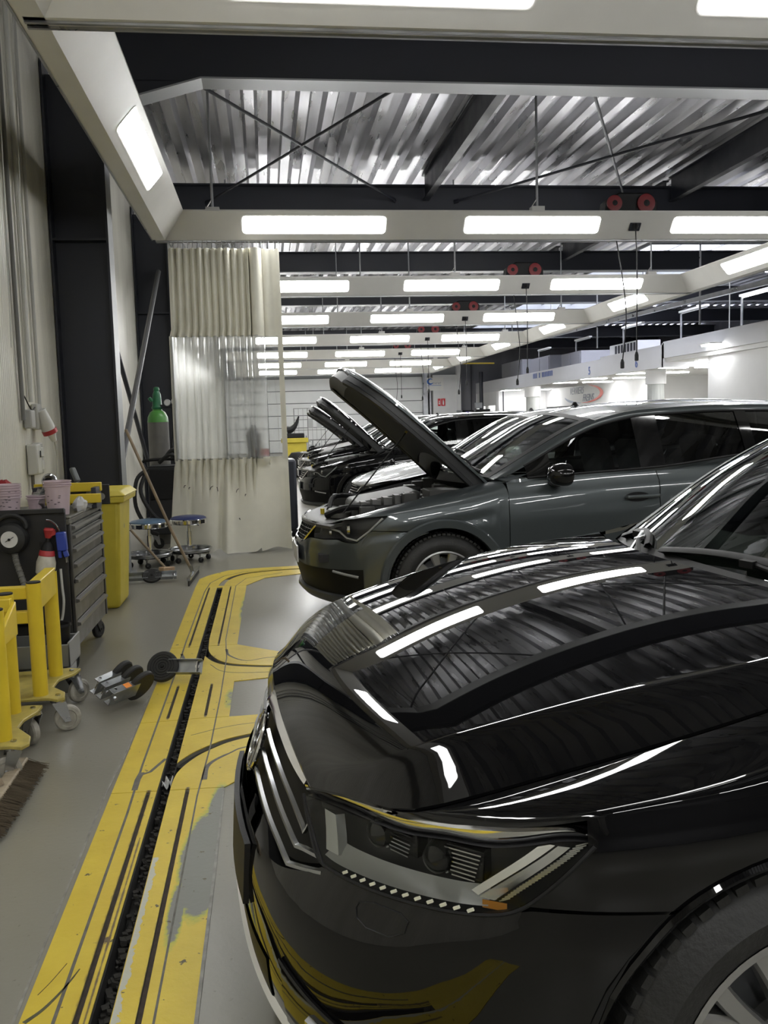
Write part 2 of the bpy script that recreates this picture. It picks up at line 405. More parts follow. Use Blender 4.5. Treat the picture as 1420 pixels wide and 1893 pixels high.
em.build('edge_strip', mat('pale_edge', (.33, .32, .29), .5, noise=.5, nscale=20), track, smooth=False, label='worn pale edge strips')
lm = MB().box(SL-.0265, SL-.0235, .95, 7.46, -.066, -.0045).box(SL+.0175, SL+.0205, .95, 7.46, -.066, -.0045).box(SL-.025, SL+.019, .95, 7.46, -.069, -.060)  # black strips put the shade inside the slots into colour
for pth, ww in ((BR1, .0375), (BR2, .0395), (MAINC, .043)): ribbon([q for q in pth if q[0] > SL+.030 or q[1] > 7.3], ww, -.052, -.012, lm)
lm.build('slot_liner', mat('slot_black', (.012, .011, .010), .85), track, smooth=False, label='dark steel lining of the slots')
ribbon(smooth2([(-.598, 2.0), (-.565, 2.045), (-.535, 2.115), (-.513, 2.19)], 5), .010, .0040, .0046, (sk := MB()), wf=lambda t: 1.2-t*.9)
ribbon(smooth2([(-.592, 2.10), (-.572, 2.15), (-.550, 2.22)], 5), .0018, .0040, .0046, sk)
sk.build('skid_mark', mat('skid_dark', (.10, .10, .05), .7, noise=.5, nscale=60), track, smooth=False, label='curved dark skid mark')
# dirt lying in the slot
random.seed(3); dm = MB()
for i in range(900):
    y = random.uniform(.8, 7.4); r = random.uniform(.003, .009); x = SL+random.uniform(-.016, .016); z = -.052+random.uniform(0, .022)
    dm.obox((x, y, z), (r, r*random.uniform(-.5, .5), 0), (-r*.4, r*1.2, 0), (0, random.uniform(-.3, .3)*r, r*.6))
dirt = dm.build('slot_dirt', mat('slot_dirt', (.030, .027, .022), .9, noise=.5, nscale=60), None, smooth=False)
tag(dirt, 'dark grit and rubble lying in the long floor slot', 'dirt', kind='stuff')
rag = MB().lathe([(0, 0), (.016, .002), (.02, .012), (.014, .02), (0, .022)], 9, (SL, 3.42, -.03)).xf(Matrix.Translation((0, 0, 0)))
rg = MB(); random.seed(5)
rows = [[(SL-.02+.04*i/8+random.uniform(-.003, .003), 3.36+.07*j/5+random.uniform(-.004, .004), -.018+.012*math.sin(i*1.3+j)+random.uniform(-.003, .003)) for i in range(9)] for j in range(6)]
rg.solid(rows, .003, lambda i, j: (0, 0, 1)); tag(rg.build('crumpled_wipe', mat('white_paper', (.6, .6, .6), .8)), 'crumpled white wipe stuffed in the floor slot', 'wipe')

# --- left wall: cream sandwich panels with fine vertical ribs
def wall_panel_mat(name, c1, c2, sc_=60, st=.35, axis='Y', rough=.35):
    m = bpy.data.materials.new(name); m.use_nodes = True; nt = m.node_tree; b = nt.nodes['Principled BSDF']; L = nt.links.new
    tc = N(nt, 'TexCoord'); wv = N(nt, 'TexWave', wave_type='BANDS', bands_direction=axis, wave_profile='SIN'); wv.inputs['Scale'].default_value = sc_
    L(tc.outputs['Object'], wv.inputs[0])
    mp = N(nt, 'Mapping'); mp.inputs['Scale'].default_value = (1, 3, .35); L(tc.outputs['Object'], mp.inputs[0])
    n = N(nt, 'TexNoise'); n.inputs['Scale'].default_value = 2.0; n.inputs['Detail'].default_value = 6; L(mp.outputs[0], n.inputs[0])
    r = N(nt, 'ValToRGB'); e = r.color_ramp.elements; e[0].position = .32; e[0].color = (*c2, 1); e[1].position = .62; e[1].color = (*c1, 1); L(n.outputs[0], r.inputs[0])
    L(r.outputs[0], b.inputs['Base Color']); b.inputs['Roughness'].default_value = rough
    bp = N(nt, 'Bump'); bp.inputs['Strength'].default_value = st; bp.inputs['Distance'].default_value = .004; L(wv.outputs[0], bp.inputs['Height']); L(bp.outputs[0], b.inputs['Normal'])
    return m
WALL = wall_panel_mat('wall_cream', (.74, .72, .63), (.62, .60, .52), 7, .5, 'Y')
WALLG = wall_panel_mat('wall_grey', (.20, .20, .22), (.17, .17, .19), 2, .2, 'X')
WALLW = mat('wall_white', (.78, .78, .78), .5, noise=.06, nscale=2)
struct('wall_left', MB().box(-1.95, -1.79, -12, 42.2, 0, 5.1), WALL)
struct('wall_front', MB().box(-1.79, 18, -12.2, -12, 0, 5.1), WALLG)
struct('wall_right', MB().box(18, 18.2, -12, 42, 0, 5.1), WALLG)
bw = MB().box(-1.9, 18, 42.2, 42.3, 0, 5.1).box(8.9, 18, 42, 42.2, 0, 5.1).box(-1.79, 8.9, 42, 42.2, 3.55, 5.1)  # full-width slab is added behind the door to block sky light at gaps
struct('wall_back', bw, WALLG)
# roof deck: trapezoid sheets running away from the camera, with glazed roof openings
DECK = mat('roof_deck', (.58, .58, .61), .33, .9, noise=.4, nscale=2.2, rnoise=.12, stretch=(3, .35, 1), bump=.12, bscale=4)
holes = [(8.3, 12.4, 18.6, 22.6), (8.3, 12.4, 25.5, 29.5), (11.0, 13.0, 12.5, 15.5), (8.3, 11.5, 32.5, 35.5)]
def deck(x0, x1, y0, y1, mb):
    prof = []; x = x0; p = .31
    k = 0
    while x < x1-1e-6:
        prof += [(x, 4.96), (x+.11, 4.96), (x+.15, 5.06), (x+.27, 5.06)]; x += p
    prof = [q for q in prof if q[0] < x1]+[(x1, 5.06)]
    ys = [y0+(y1-y0)*i/4 for i in range(5)]
    mb.grid([[(a, y, b) for a, b in prof] for y in ys])
dk = MB()
ycuts = sorted({-12, 42.2, *[h[2] for h in holes], *[h[3] for h in holes]})
for a, b in zip(ycuts[:-1], ycuts[1:]):
    hs = sorted([(h[0], h[1]) for h in holes if h[2] <= a+1e-6 and h[3] >= b-1e-6]); x = -1.95
    for h0, h1 in hs: deck(x, h0, a, b, dk); x = h1
    deck(x, 18.2, a, b, dk)
struct('ceiling', dk, DECK)
SKYG = bpy.data.materials.new('roof_glazing'); SKYG.use_nodes = True
_nt = SKYG.node_tree; _b = _nt.nodes['Principled BSDF']; _b.inputs['Base Color'].default_value = (.95, .97, 1, 1); _b.inputs['Roughness'].default_value = .4
_t = N(_nt, 'BsdfTransparent'); _m = N(_nt, 'MixShader'); _m.inputs[0].default_value = .8
_nt.links.new(_b.outputs[0], _m.inputs[1]); _nt.links.new(_t.outputs[0], _m.inputs[2]); _nt.links.new(_m.outputs[0], _nt.nodes['Material Output'].inputs[0])
for i, (x0, x1, y0, y1) in enumerate(holes):
    wo = tag(thing('window_%d' % (i+1), 'roof light', 'window', (x0, y0, 5.05)), kind='structure')
    MB().box(x0, x1, y0, y1, 5.09, 5.105).build('pane', SKYG, wo, smooth=False)
    fr = MB()
    for x in (x0-.03, x1): fr.box(x, x+.06, y0, y1, 4.92, 5.14)
    for y in (y0-.03, y1): fr.box(x0, x1, y, y+.06, 4.92, 5.14)
    k = 4
    for j in range(1, k): fr.box(x0+(x1-x0)*j/k-.02, x0+(x1-x0)*j/k+.02, y0, y1, 5.05, 5.09)
    fr.build('frame', GREYSTEEL, wo, smooth=False)

# --- steel: columns, portal beams, braces
COLN = mat('column_paint', (.016, .018, .027), .5, noise=.3, nscale=3, rnoise=.1)
def column(y, label, xs=(-1.78, -1.29), w=.26):
    c = thing('steel_column', label, 'column', (xs[0], y, 0))
    mb = MB(); x0, x1 = xs
    mb.box(x0, x0+.018, y-w/2, y+w/2, 0, 4.5); mb.box(x1-.02, x1, y-w/2, y+w/2, 0, 4.35); mb.box(x0+.018, x1-.02, y-.008, y+.008, 0, 4.4)
    mb.box(x0+.018, x1-.02, y-w/2+.01, y+w/2-.01, 2.98, 3.0)
    mb.build('shaft', COLN, c, smooth=False)
    f = MB().box(x1-.001, x1+.001, y-w/2, y+w/2, .0, 4.3); f.build('flange_edge', GREYSTEEL, c, smooth=False, label='grey inner flange')
    MB().box(x0, x1+.04, y-w/2-.03, y+w/2+.03, 0, .02).build('base_plate', GREYSTEEL, c, smooth=False)
    return c
ys = [8.38, 13.6, 18.8, 24.0, 29.2, 34.4, 39.6]
cl = ['massive dark steel column against the left wall behind the yellow bin', 'dark steel column just behind the plastic curtain at the left wall']
for i, y in enumerate(ys[:2]): column(y, cl[i])
def beam(y, label, zb=4.35, zt=4.79, haunch=True):
    b = thing('roof_beam', label, 'beam', (-1.3, y, zb))
    mb = MB().box(-1.3, 18, y-.010, y+.010, zb+.015, zt).box(-1.3, 18, y-.13, y+.13, zt, zt+.02)
    if haunch: mb.add([(-1.3, y-.01, 4.12), (-.43, y-.01, zb+.02), (-1.3, y-.01, zb+.02), (-1.3, y+.01, 4.12), (-.43, y+.01, zb+.02), (-1.3, y+.01, zb+.02)], [(0, 1, 2), (3, 5, 4), (0, 3, 4, 1)])
    mb.build('web', COLN, b, smooth=False)
    x0 = -.43 if haunch else -1.3
    f = MB().box(x0, 18, y-.13, y+.13, zb, zb+.015)
    if haunch: f.bar((-1.3, y, 4.11), (-.43, y, zb+.008), .26, .015)
    f.build('bottom_flange', GREYSTEEL, b, smooth=False, label='grey bottom flange')
    return b
bl = ['broad dark blue-black roof beam crossing the full width at the top', 'second dark roof beam, just above the duct that carries the curtain']
nth = ['third', 'fourth', 'fifth', 'sixth', 'seventh']
for i, y in enumerate(ys): beam(y, bl[i] if i < 2 else 'thin-looking dark roof beam, %s from the front, above the lighting ducts' % nth[i-2], zb=4.35 if i == 0 else 4.40)
beam(-2.0, 'dark roof beam behind the viewpoint')
def rod(name, label, cat, a, b, r=.018, m=None, flat=False):
    mb = MB()
    if flat: mb.bar(a, b, .06, .01)
    else: mb.cyl(a, b, r, n=10)
    a_ = Vector(a); b_ = Vector(b); d = (b_-a_).normalized()
    mb.obox(a_+d*.04, d*.05, (0, 0, .03), d.cross(Vector((0, 0, 1)))*.006); mb.obox(b_-d*.04, d*.05, (0, 0, .03), d.cross(Vector((0, 0, 1)))*.006)
    return tag(mb.build(name, m or DARKSTEEL, smooth=not flat), label, cat)
rod('tie_rod', 'dark roof tie rod falling from upper left to right in left roof bay', 'tie rod', (-.58, 8.9, 4.58), (2.05, 13.55, 4.6))
rod('tie_rod', 'dark roof tie rod rising to the right in left roof bay, crossing the other', 'tie rod', (-.72, 13.55, 4.55), (1.72, 8.5, 4.62))
rod('tie_rod', 'dark roof tie rod falling to the right in right roof bay', 'tie rod', (3.2, 8.6, 4.6), (5.6, 13.5, 4.6))
rod('tie_rod', 'long dark roof tie rod rising towards the right edge', 'tie rod', (2.95, 13.55, 4.58), (6.1, 8.6, 4.58))
def purlin(x, y0, y1, label): return tag(MB().box(x-.05, x+.05, y0, y1, 4.58, 4.60).box(x-.008, x+.008, y0, y1, 4.6, 4.93).box(x-.05, x+.05, y0, y1, 4.93, 4.95).build('roof_purlin', COLN, smooth=False), label, 'purlin')
purlin(2.5, 8.5, 13.5, 'dark steel purlin running away between the two crossed rod pairs')
purlin(6.35, 8.5, 13.5, 'dark steel purlin running away in the upper right corner')
for k, y in enumerate(ys[1:5]):
    purlin(6.35, y+.1, y+5.0, 'dark steel purlin above the right-hand ducts, %s bay from the front' % ['second', 'third', 'fourth', 'fifth'][k])
# wall bracing between the first two columns
rod('wall_brace', 'black round brace rod falling behind the big column on the left wall', 'brace', (-1.60, 8.6, 3.3), (-1.62, 13.2, .55), .028, DARKSTEEL)
rod('wall_brace', 'flat grey brace bar leaning across the left wall behind the squeegee', 'brace', (-1.42, 13.35, 3.55), (-1.52, 8.7, .35), m=mat('brace_grey', (.12, .12, .125), .5), flat=False, r=.034)

# roller door and back wall furniture
dr = tag(thing('door_1', 'white sectional roller door closing the far end of the hall', 'door', (1.3, 42, 0)), kind='structure')
pm = MB()
for i in range(6): pm.box(-1.75, 7.4, 41.9, 41.97, .02+i*.565, .02+(i+1)*.565-.03)
pm.build('panel', mat('door_white', (.84, .85, .85), .45, noise=.05, nscale=2), dr, smooth=False, bevel=.012)
jb = MB()
for i in range(1, 6): jb.box(-1.75, 7.4, 41.93, 41.96, i*.565-.012, i*.565+.022)
jb.build('joint', mat('door_joint', (.16, .17, .18), .6), dr, smooth=False)
MB().box(7.4, 7.62, 41.7, 42, 0, 3.6).box(7.72, 7.8, 41.8, 42, 0, 3.6).build('guide_rail', GALV, dr, smooth=False)
struct('trim_1', MB().box(-1.78, 9.1, 41.85, 42.0, 3.42, 3.85), mat('lintel_grey', (.26, .27, .28), .6))
struct('wall_back_pier', MB().box(7.86, 9.0, 41.6, 42, 0, 3.42), WALLW)
struct('trim_2', MB().box(9.0, 9.16, 41.5, 42, 0, 3.9), WALLW)
# ------------------------------------------------------------------ suspended lighting ducts (V section, lit panels let into the sloping faces)
A_, B_, BW, H0 = .212, .245, .13, 3.27
DY = [-5.6, -.55, 4.58, 9.72, 13.95, 18.34, 22.76, 27.5, 32.3, 36.75]  # the first duct is unseen, added to brighten the grey car's side
XLd, XRd = -.95, 6.83
def rrect(w, h, r, n=4):
    P = []
    for cx, cy, a0 in ((w/2-r, h/2-r, 0), (-w/2+r, h/2-r, 90), (-w/2+r, -h/2+r, 180), (w/2-r, -h/2+r, 270)):
        for k in range(n+1):
            a = math.radians(a0+90*k/n); P.append((cx+r*math.cos(a), cy+r*math.sin(a)))
    return P
def lamp(parent, c, along, down, nrm, L=1.49, W=.19):
    c, along, down, nrm = map(Vector, (c, along, down, nrm))
    P = rrect(L, W, .035)
    vs = [c+along*p[0]+down*p[1]+nrm*.006 for p in P]+[c+along*p[0]+down*p[1]-nrm*.03 for p in P]; n = len(P)
    MB().add(vs, [tuple(range(n)), tuple(range(n, 2*n))[::-1]]+[(i, i+n, (i+1) % n+n, (i+1) % n) for i in range(n)]).build('light_panel', GLOW, parent, smooth=False, label='glowing white light panel')
    P2 = rrect(L+.03, W+.03, .045)
    vs = [c+along*p[0]+down*p[1]+nrm*.003 for p in P]+[c+along*p[0]+down*p[1]+nrm*.003 for p in P2]+[c+along*p[0]+down*p[1]-nrm*.002 for p in P2]
    MB().add(vs, [(i, (i+1) % n, n+(i+1) % n, n+i) for i in range(n)]+[(n+i, n+(i+1) % n, 2*n+(i+1) % n, 2*n+i) for i in range(n)]).build('panel_rim', WHITE, parent, smooth=False)
SN = Vector((0, -B_, -A_)).normalized()      # normal of the face that looks at the camera
def cross_duct(y, label, back=None, x0=XLd, x1=XRd, lights=(-.147, 2.2, 4.53)):
    d = thing('lighting_duct', label, 'lighting duct', ((x0+x1)/2, y, H0))
    yb = y+BW
    # lower edge of the front face is at (y, H0); it rises towards the viewer; the back face mirrors it
    sec = [(y, H0), (y-A_, H0+B_), (y-A_, H0+B_+.015), (yb+A_, H0+B_+.015), (yb+A_, H0+B_), (yb, H0)]
    x0a, x1a = x0-.1, x1+.1
    MB().prism(sec, x0a, x1a, 'x').build('housing', WHITE, d, smooth=False)
    MB().box(x0a, x1a, y+.03, y+.05, H0-.012, H0).box(x0a, x1a, y+.09, y+.11, H0-.012, H0).build('bottom_rail', GALV, d, smooth=False)
    fc = .63 if y == 4.58 else .53
    for x in lights:
        lamp(d, (x+.745, y-A_*fc, H0+B_*fc), (1, 0, 0), Vector((0, A_, -B_)).normalized(), SN)
    for x in (lights if back is None else back): lamp(d, (x+.745, yb+A_*.53, H0+B_*.53), (1, 0, 0), Vector((0, -A_, -B_)).normalized(), (0, -SN.y, SN.z))
    return d
lab = ['white lighting duct crossing far behind the viewpoint', 'white lighting duct crossing overhead behind the viewpoint', 'white lighting duct crossing the very top of the view, nearest of all', 'white lighting duct carrying the plastic curtain, with three bright panels',
       'white lighting duct next behind the curtain duct', 'fourth white lighting duct in the receding row', 'fifth white lighting duct in the receding row, above the first raised bonnet',
       'sixth white lighting duct in the receding row', 'seventh white lighting duct in the receding row', 'farthest white lighting duct, just before the roller door']
for y, l in zip(DY, lab): cross_duct(y, l, lights=(-.147, 2.2, 4.53) if y != 4.58 else (-.10, 2.25, 4.56), back=None if y != 4.58 else (5.2,))
def side_duct(xe, sgn, label, y0, y1, lights):
    """sgn +1: lit face looks towards +x (left-hand duct); -1: towards -x"""
    d = thing('lighting_duct', label, 'lighting duct', (xe, (y0+y1)/2, H0))
    sec = [(xe, H0), (xe+sgn*A_, H0+B_), (xe+sgn*A_, H0+B_+.016), (xe-sgn*(BW+A_*.6), H0+B_+.016), (xe-sgn*(BW+A_*.6), H0+B_), (xe-sgn*BW, H0)]
    MB().prism(sec, y0, y1, 'y').build('housing', WHITE, d, smooth=False)
    n = Vector((sgn*B_, 0, -A_)).normalized()
    for yc in lights: lamp(d, (xe+sgn*A_*.53, yc, H0+B_*.53), (0, 1, 0), Vector((-sgn*A_, 0, -B_)).normalized(), n, 1.6)
    MB().box(xe-sgn*BW-.006, xe-sgn*BW+.006, y0, y1, H0-.006, H0+.01).build('edge_trim', GALV, d, smooth=False)
    return d
side_duct(XLd, 1, 'long white lighting duct running down the left side towards the curtain corner', -11, 9.72, (-3.0, 1.65, 7.16))
side_duct(XRd, -1, 'long white lighting duct receding along the right side of the bays', -11, 37.0, (1.65, 7.2, 11.75, 16.1, 20.5, 25.1, 29.9, 34.5))
# hangers
def hanger(x, y, label, box=True, pipe=.014):
    h = thing('duct_hanger', label, 'hanger', (x, y, H0+B_))
    MB().cyl((x, y, H0+B_), (x, y, 4.98), pipe, n=8).build('rod', GALV, h)
    if box: MB().box(x-.07, x+.07, y-.05, y+.05, H0+B_+.014, H0+B_+.075).bar((x-.1, y, H0+B_+.02), (x-.01, y, H0+B_+.15), .03, .006).build('foot', WHITE, h, smooth=False)
    return h
for k, y in enumerate(DY[2:]):
    n = ['nearest', 'curtain', 'third', 'fourth', 'fifth', 'sixth', 'seventh', 'farthest'][k]
    hanger(-.45, y-.02, 'galvanised hanger at the left end of the %s duct' % n)
    hanger(3.0, y-.1, 'galvanised hanger with foot box in the middle of the %s duct' % n)
    hanger(6.2, y-.05, 'galvanised hanger at the right end of the %s duct' % n)
    if k > 1: hanger(1.55, y+.1, 'thin hanger rod between the first two light panels of the %s duct' % n, False, .011)
# cable reels on top of the ducts and cables hanging down with plugs
REDP = mat('red_plastic', (.38, .03, .035), .4); REDD = mat('dark_red', (.20, .015, .02), .45)
def reel(x, y, n):
    r = thing('cable_reel', 'black twin cable reel with red discs on top of the %s duct' % n, 'cable reel', (x, y, H0+B_+.016))
    z = H0+B_+.016
    MB().prism([(x-.30, z), (x+.30, z), (x+.30, z+.12), (x+.2, z+.21), (x-.14, z+.21), (x-.28, z+.13)], y-.11, y+.11, 'y').build('case', BLACKP, r, bevel=.02)
    for dx, rr in ((-.2, .085), (.16, .10)):
        MB().lathe([(0, -.02), (rr*.4, -.03), (rr, -.02), (rr, 0)], 24, (x+dx, y-.11, z+.09), 'y').build('disc', REDD, r, label='red reel disc')
        MB().lathe([(0, -.035), (rr*.35, -.03), (rr*.35, -.02)], 12, (x+dx, y-.11, z+.09), 'y').build('hub', BLACKP, r)
def drop(x, y, n, l1=1.38, l2=1.3):
    c = thing('hanging_cable', 'pair of thin black cables with plugs hanging from the %s duct' % n, 'cable', (x, y, H0))
    zf = H0+B_*.45; yf = y-A_*.45-.01
    MB().obox((x, yf, zf), (.06, 0, 0), Vector((0, A_, -B_)).normalized()*.045, SN*.008).build('outlet_plate', DARKSTEEL, c, smooth=False)
    MB().lathe([(0, .03), (.03, .028), (.035, 0), (.02, -.03), (0, -.03)], 12, (x, yf-.02, zf)).build('gland', BLACKP, c)
    MB().tube([(x, yf-.02, zf), (x+.005, yf-.05, zf-.5), (x, yf-.05, zf-l1)], .0065, 6, smooth=5).build('cord', BLACKP, c)
    MB().tube([(x-.15, y+.05, zf-.1), (x-.155, yf-.05, zf-.6), (x-.12, yf-.05, zf-1.0), (x-.165, yf-.05, zf-l2-.15)], .0065, 6, smooth=5).build('cord', BLACKP, c)
    for xx, zz in ((x, zf-l1), (x-.165, zf-l2-.15)):
        MB().lathe([(0, .05), (.012, .045), (.022, .01), (.022, -.05), (.012, -.055), (0, -.055)], 10, (xx, yf-.05, zz)).build('plug', BLACKP, c)
for k, (y, n) in enumerate(((9.72, 'curtain'), (13.95, 'third'), (18.34, 'fourth'), (22.76, 'fifth'), (27.5, 'sixth'))):
    reel(4.05+.05*k, y-.03, n); drop(4.10+.02*k, y, n, 1.40 if k == 0 else 1.3, 1.33)
# ------------------------------------------------------------------ cars
# car coordinates: x runs from the nose rearwards, y = -(distance towards the car's own left), z up
def paint(name, col, metal=0.0, flake=0.0):
    m = mat(name, col, .35 if flake else .5, metal, coat=1, rnoise=0)
    m.node_tree.nodes['Principled BSDF'].inputs['Coat Roughness'].default_value = .004
    if not flake: m.node_tree.nodes['Principled BSDF'].inputs['Specular IOR Level'].default_value = 0.0
    return m
def glass_mat(name, tint, rough=.0, base=.06, ior=1.55):
    m = bpy.data.materials.new(name); m.use_nodes = True; nt = m.node_tree; nt.nodes.remove(nt.nodes['Principled BSDF'])
    t = N(nt, 'BsdfTransparent'); t.inputs[0].default_value = (*tint, 1)
    g = N(nt, 'BsdfGlossy'); g.inputs['Roughness'].default_value = rough; g.inputs[0].default_value = (.95, .97, .96, 1)
    f = N(nt, 'Fresnel'); f.inputs[0].default_value = ior
    a = N(nt, 'Math', operation='ADD'); a.inputs[1].default_value = base; a.use_clamp = True
    x = N(nt, 'MixShader'); L = nt.links.new
    L(f.outputs[0], a.inputs[0]); L(a.outputs[0], x.inputs[0]); L(t.outputs[0], x.inputs[1]); L(g.outputs[0], x.inputs[2]); L(x.outputs[0], nt.nodes['Material Output'].inputs[0])
    return m
WIND = glass_mat('windscreen_glass', (.62, .67, .63), 0, .05)
TINT = glass_mat('tinted_glass', (.10, .11, .11), 0, .02)
SIDEG = glass_mat('side_glass', (.50, .54, .52), 0, .0, 1.35)
LENS = glass_mat('lens_glass', (.94, .95, .94), 0, .0, 1.28)
P_BLACK = paint('black_car_paint', (.0035, .0035, .0038))
P_GREY = paint('grey_car_paint', (.074, .086, .090), .45, 1)
P_SILVER = paint('silver_car_paint', (.50, .51, .52), .6, 1)
P_WHITE = paint('white_car_paint', (.55, .55, .55))
SEATM = mat('seat_cloth', (.035, .035, .038), .9)
INTM = mat('cabin_dark', (.012, .012, .013), .7)
PLATEM = mat('plate_white', (.62, .62, .62), .35)
ALLOY = mat('alloy', (.42, .42, .41), .28, .85)

class Shape:
    def __init__(s, plan, F, S, zs, w0, w1):
        s.pl = [(v.x, v.y) for v in catmull([Vector((a, b, 0)) for a, b in plan], 12)]; s.F = F; s.S = S; s.zs = zs; s.w0 = w0; s.w1 = w1
        s.cum = [0]
        for a, b in zip(s.pl[:-1], s.pl[1:]): s.cum.append(s.cum[-1]+math.dist(a, b))
        s.end = s.cum[-1]
    def base(s, u):
        c = s.cum; u = max(0, min(u, c[-1])); lo, hi = 0, len(c)-1
        while hi-lo > 1:
            m = (lo+hi)//2
            if c[m] <= u: lo = m
            else: hi = m
        f = (u-c[lo])/(c[hi]-c[lo]); a, b = s.pl[lo], s.pl[hi]
        return a[0]+(b[0]-a[0])*f, a[1]+(b[1]-a[1])*f
    def nrm(s, u):
        h = .04
        if u < h: b0 = s.base(h-u); a = (b0[0], -b0[1])
        else: a = s.base(u-h)
        if u > s.end-h: b0 = s.base(2*s.end-h-u); b = (b0[0], -b0[1])
        else: b = s.base(u+h)
        dx, dy = b[0]-a[0], b[1]-a[1]; l = math.hypot(dx, dy); return dy/l, -dx/l
    def us(s, x):
        lo, hi = 0., s.end
        for _ in range(36):
            m = (lo+hi)/2
            if s.base(m)[0] < x: lo = m
            else: hi = m
        return lo
    def ring(s, u, z, off=0):
        """point of the body skin; u < 0 mirrors to the other side; off > 0 is outwards"""
        sg = -1 if u < 0 else 1; u = abs(u)
        w = 1 if u <= s.w0 else 0 if u >= s.w1 else .5+.5*math.cos(PI*(u-s.w0)/(s.w1-s.w0))
        we = max(0, min(1, (u-(s.end-1.3))/.6))
        x, y = s.base(u); nx, ny = s.nrm(u)
        Sv = interp(s.S, z-interp(s.zs, x))
        d = w*interp(s.F, z)+(1-w)*Sv-off
        if we > 0: d = lerp(d, .02+.05*max(0, z-.6)-off, we) if z < .98 else d
        return Vector((x+nx*d, -sg*(y+ny*d), z))
def region(sh, us_, lo, hi, nz=10, off=0, th=.0, mb=None):
    mb = mb or MB(); rows = []
    for j in range(nz+1):
        rows.append([sh.ring(u, lerp(lo(u) if callable(lo) else lo, hi(u) if callable(hi) else hi, j/nz), off) for u in us_])
    mb.grid(rows); return mb
def lin(a, b, n): return [a+(b-a)*i/n for i in range(n+1)]

def tyre_wheel(mb_t, mb_r, c, r, w, rim, sgn, spokes=10, style='split'):
    """sgn: +1 wheel on the near (left, -y) side; profile along y"""
    cx, cy, cz = c
    prof = [(rim, w/2-.012), (rim+.012, w/2-.002), (rim+(r-rim)*.45, w/2+.006), (r-.028, w/2-.010), (r-.010, w/2-.022), (r, w/2-.04), (r, -w/2+.04), (r-.02, -w/2+.012), (rim, -w/2)]
    def P(pr, n): return [[(cx+q*math.cos(2*PI*k/n), cy-sgn*y, cz+q*math.sin(2*PI*k/n)) for k in range(n)] for q, y in pr]
    mb_t.grid(P(prof, 72), closed_u=True)
    # shoulder tread blocks
    for k in range(64):
        a = 2*PI*k/64
        ca, sa = math.cos(a), math.sin(a)
        mb_t.obox((cx+(r-.004)*ca, cy-sgn*(w/2-.035), cz+(r-.004)*sa), (-.0105*sa, 0, .0105*ca), (0, .022, 0), (.0065*ca, 0, .0065*sa))
        mb_t.obox((cx+(r-.003)*ca, cy+sgn*.03, cz+(r-.003)*sa), (-.0105*sa, 0, .0105*ca), (0, .03, 0), (.0065*ca, 0, .0065*sa))
    rp = [(rim+.004, w/2-.006), (rim-.006, w/2-.004), (rim-.014, w/2-.016), (rim-.022, w/2-.05), (rim-.03, 0), (rim-.03, -w/2+.02)]
    mb_r.grid(P(rp, 72), closed_u=True)
    hub = [(.0, w/2-.030), (.026, w/2-.030), (.030, w/2-.036), (.055, w/2-.045), (.07, w/2-.07), (.07, w/2-.1)]
    mb_r.grid(P(hub, 40), closed_u=True)
    for k in range(spokes):
        a0 = 2*PI*k/spokes
        if style == 'split':
            for da in (-.13, .13): spoke(mb_r, cx, cy, cz, sgn, w, rim, a0, a0+da, .017)
        else: spoke(mb_r, cx, cy, cz, sgn, w, rim, a0, a0, .030, .014)
def spoke(mb, cx, cy, cz, sgn, w, rim, a0, a1, w1, w0=None):
    rows = []; w0 = w0 or w1*.8
    for t in lin(0, 1, 6):
        r = lerp(.05, rim-.012, t); a = lerp(a0, a1, t); ww = lerp(w0, w1, t); y = cy-sgn*(w/2-.045+.028*t**1.5)
        c, s_ = math.cos(a), math.sin(a)
        e = [(-ww, .0), (-ww*.7, -.007), (ww*.7, -.007), (ww, 0), (ww, .03), (-ww, .03)]
        rows.append([(cx+r*c-q*s_, y+sgn*d, cz+r*s_+q*c) for q, d in e])
    mb.grid(rows, closed_u=True)
def wheels(root, sc_, sr, r, w, rim, track_t, spokes, style, bare=False):
    for nm, x in (('front', sc_), ('rear', sr)):
        for sg in (1, -1):
            t = MB(); q = MB(); tyre_wheel(t, q, (x, -sg*(track_t-w/2), r), r, w, rim, sg, spokes, style)
            o = t.build('tyre', TYRE, root, world=False, ang=40)
            q.build('wheel_rim', ALLOY, o, world=False, ang=30)
            d = MB().cyl((x, -sg*(track_t-w*.75), r), (x, -sg*(track_t-w*.70), r), rim*.72, n=32)
            d.build('brake_disc', GREYSTEEL, o, world=False)
def arch_z(x, xc, r, zc, sill):
    d = r*r-(x-xc)**2
    return zc+math.sqrt(d) if d > 0 else sill
def cosl(a, b, n): return [a+(b-a)*(.5-.5*math.cos(PI*i/n)) for i in range(n+1)]

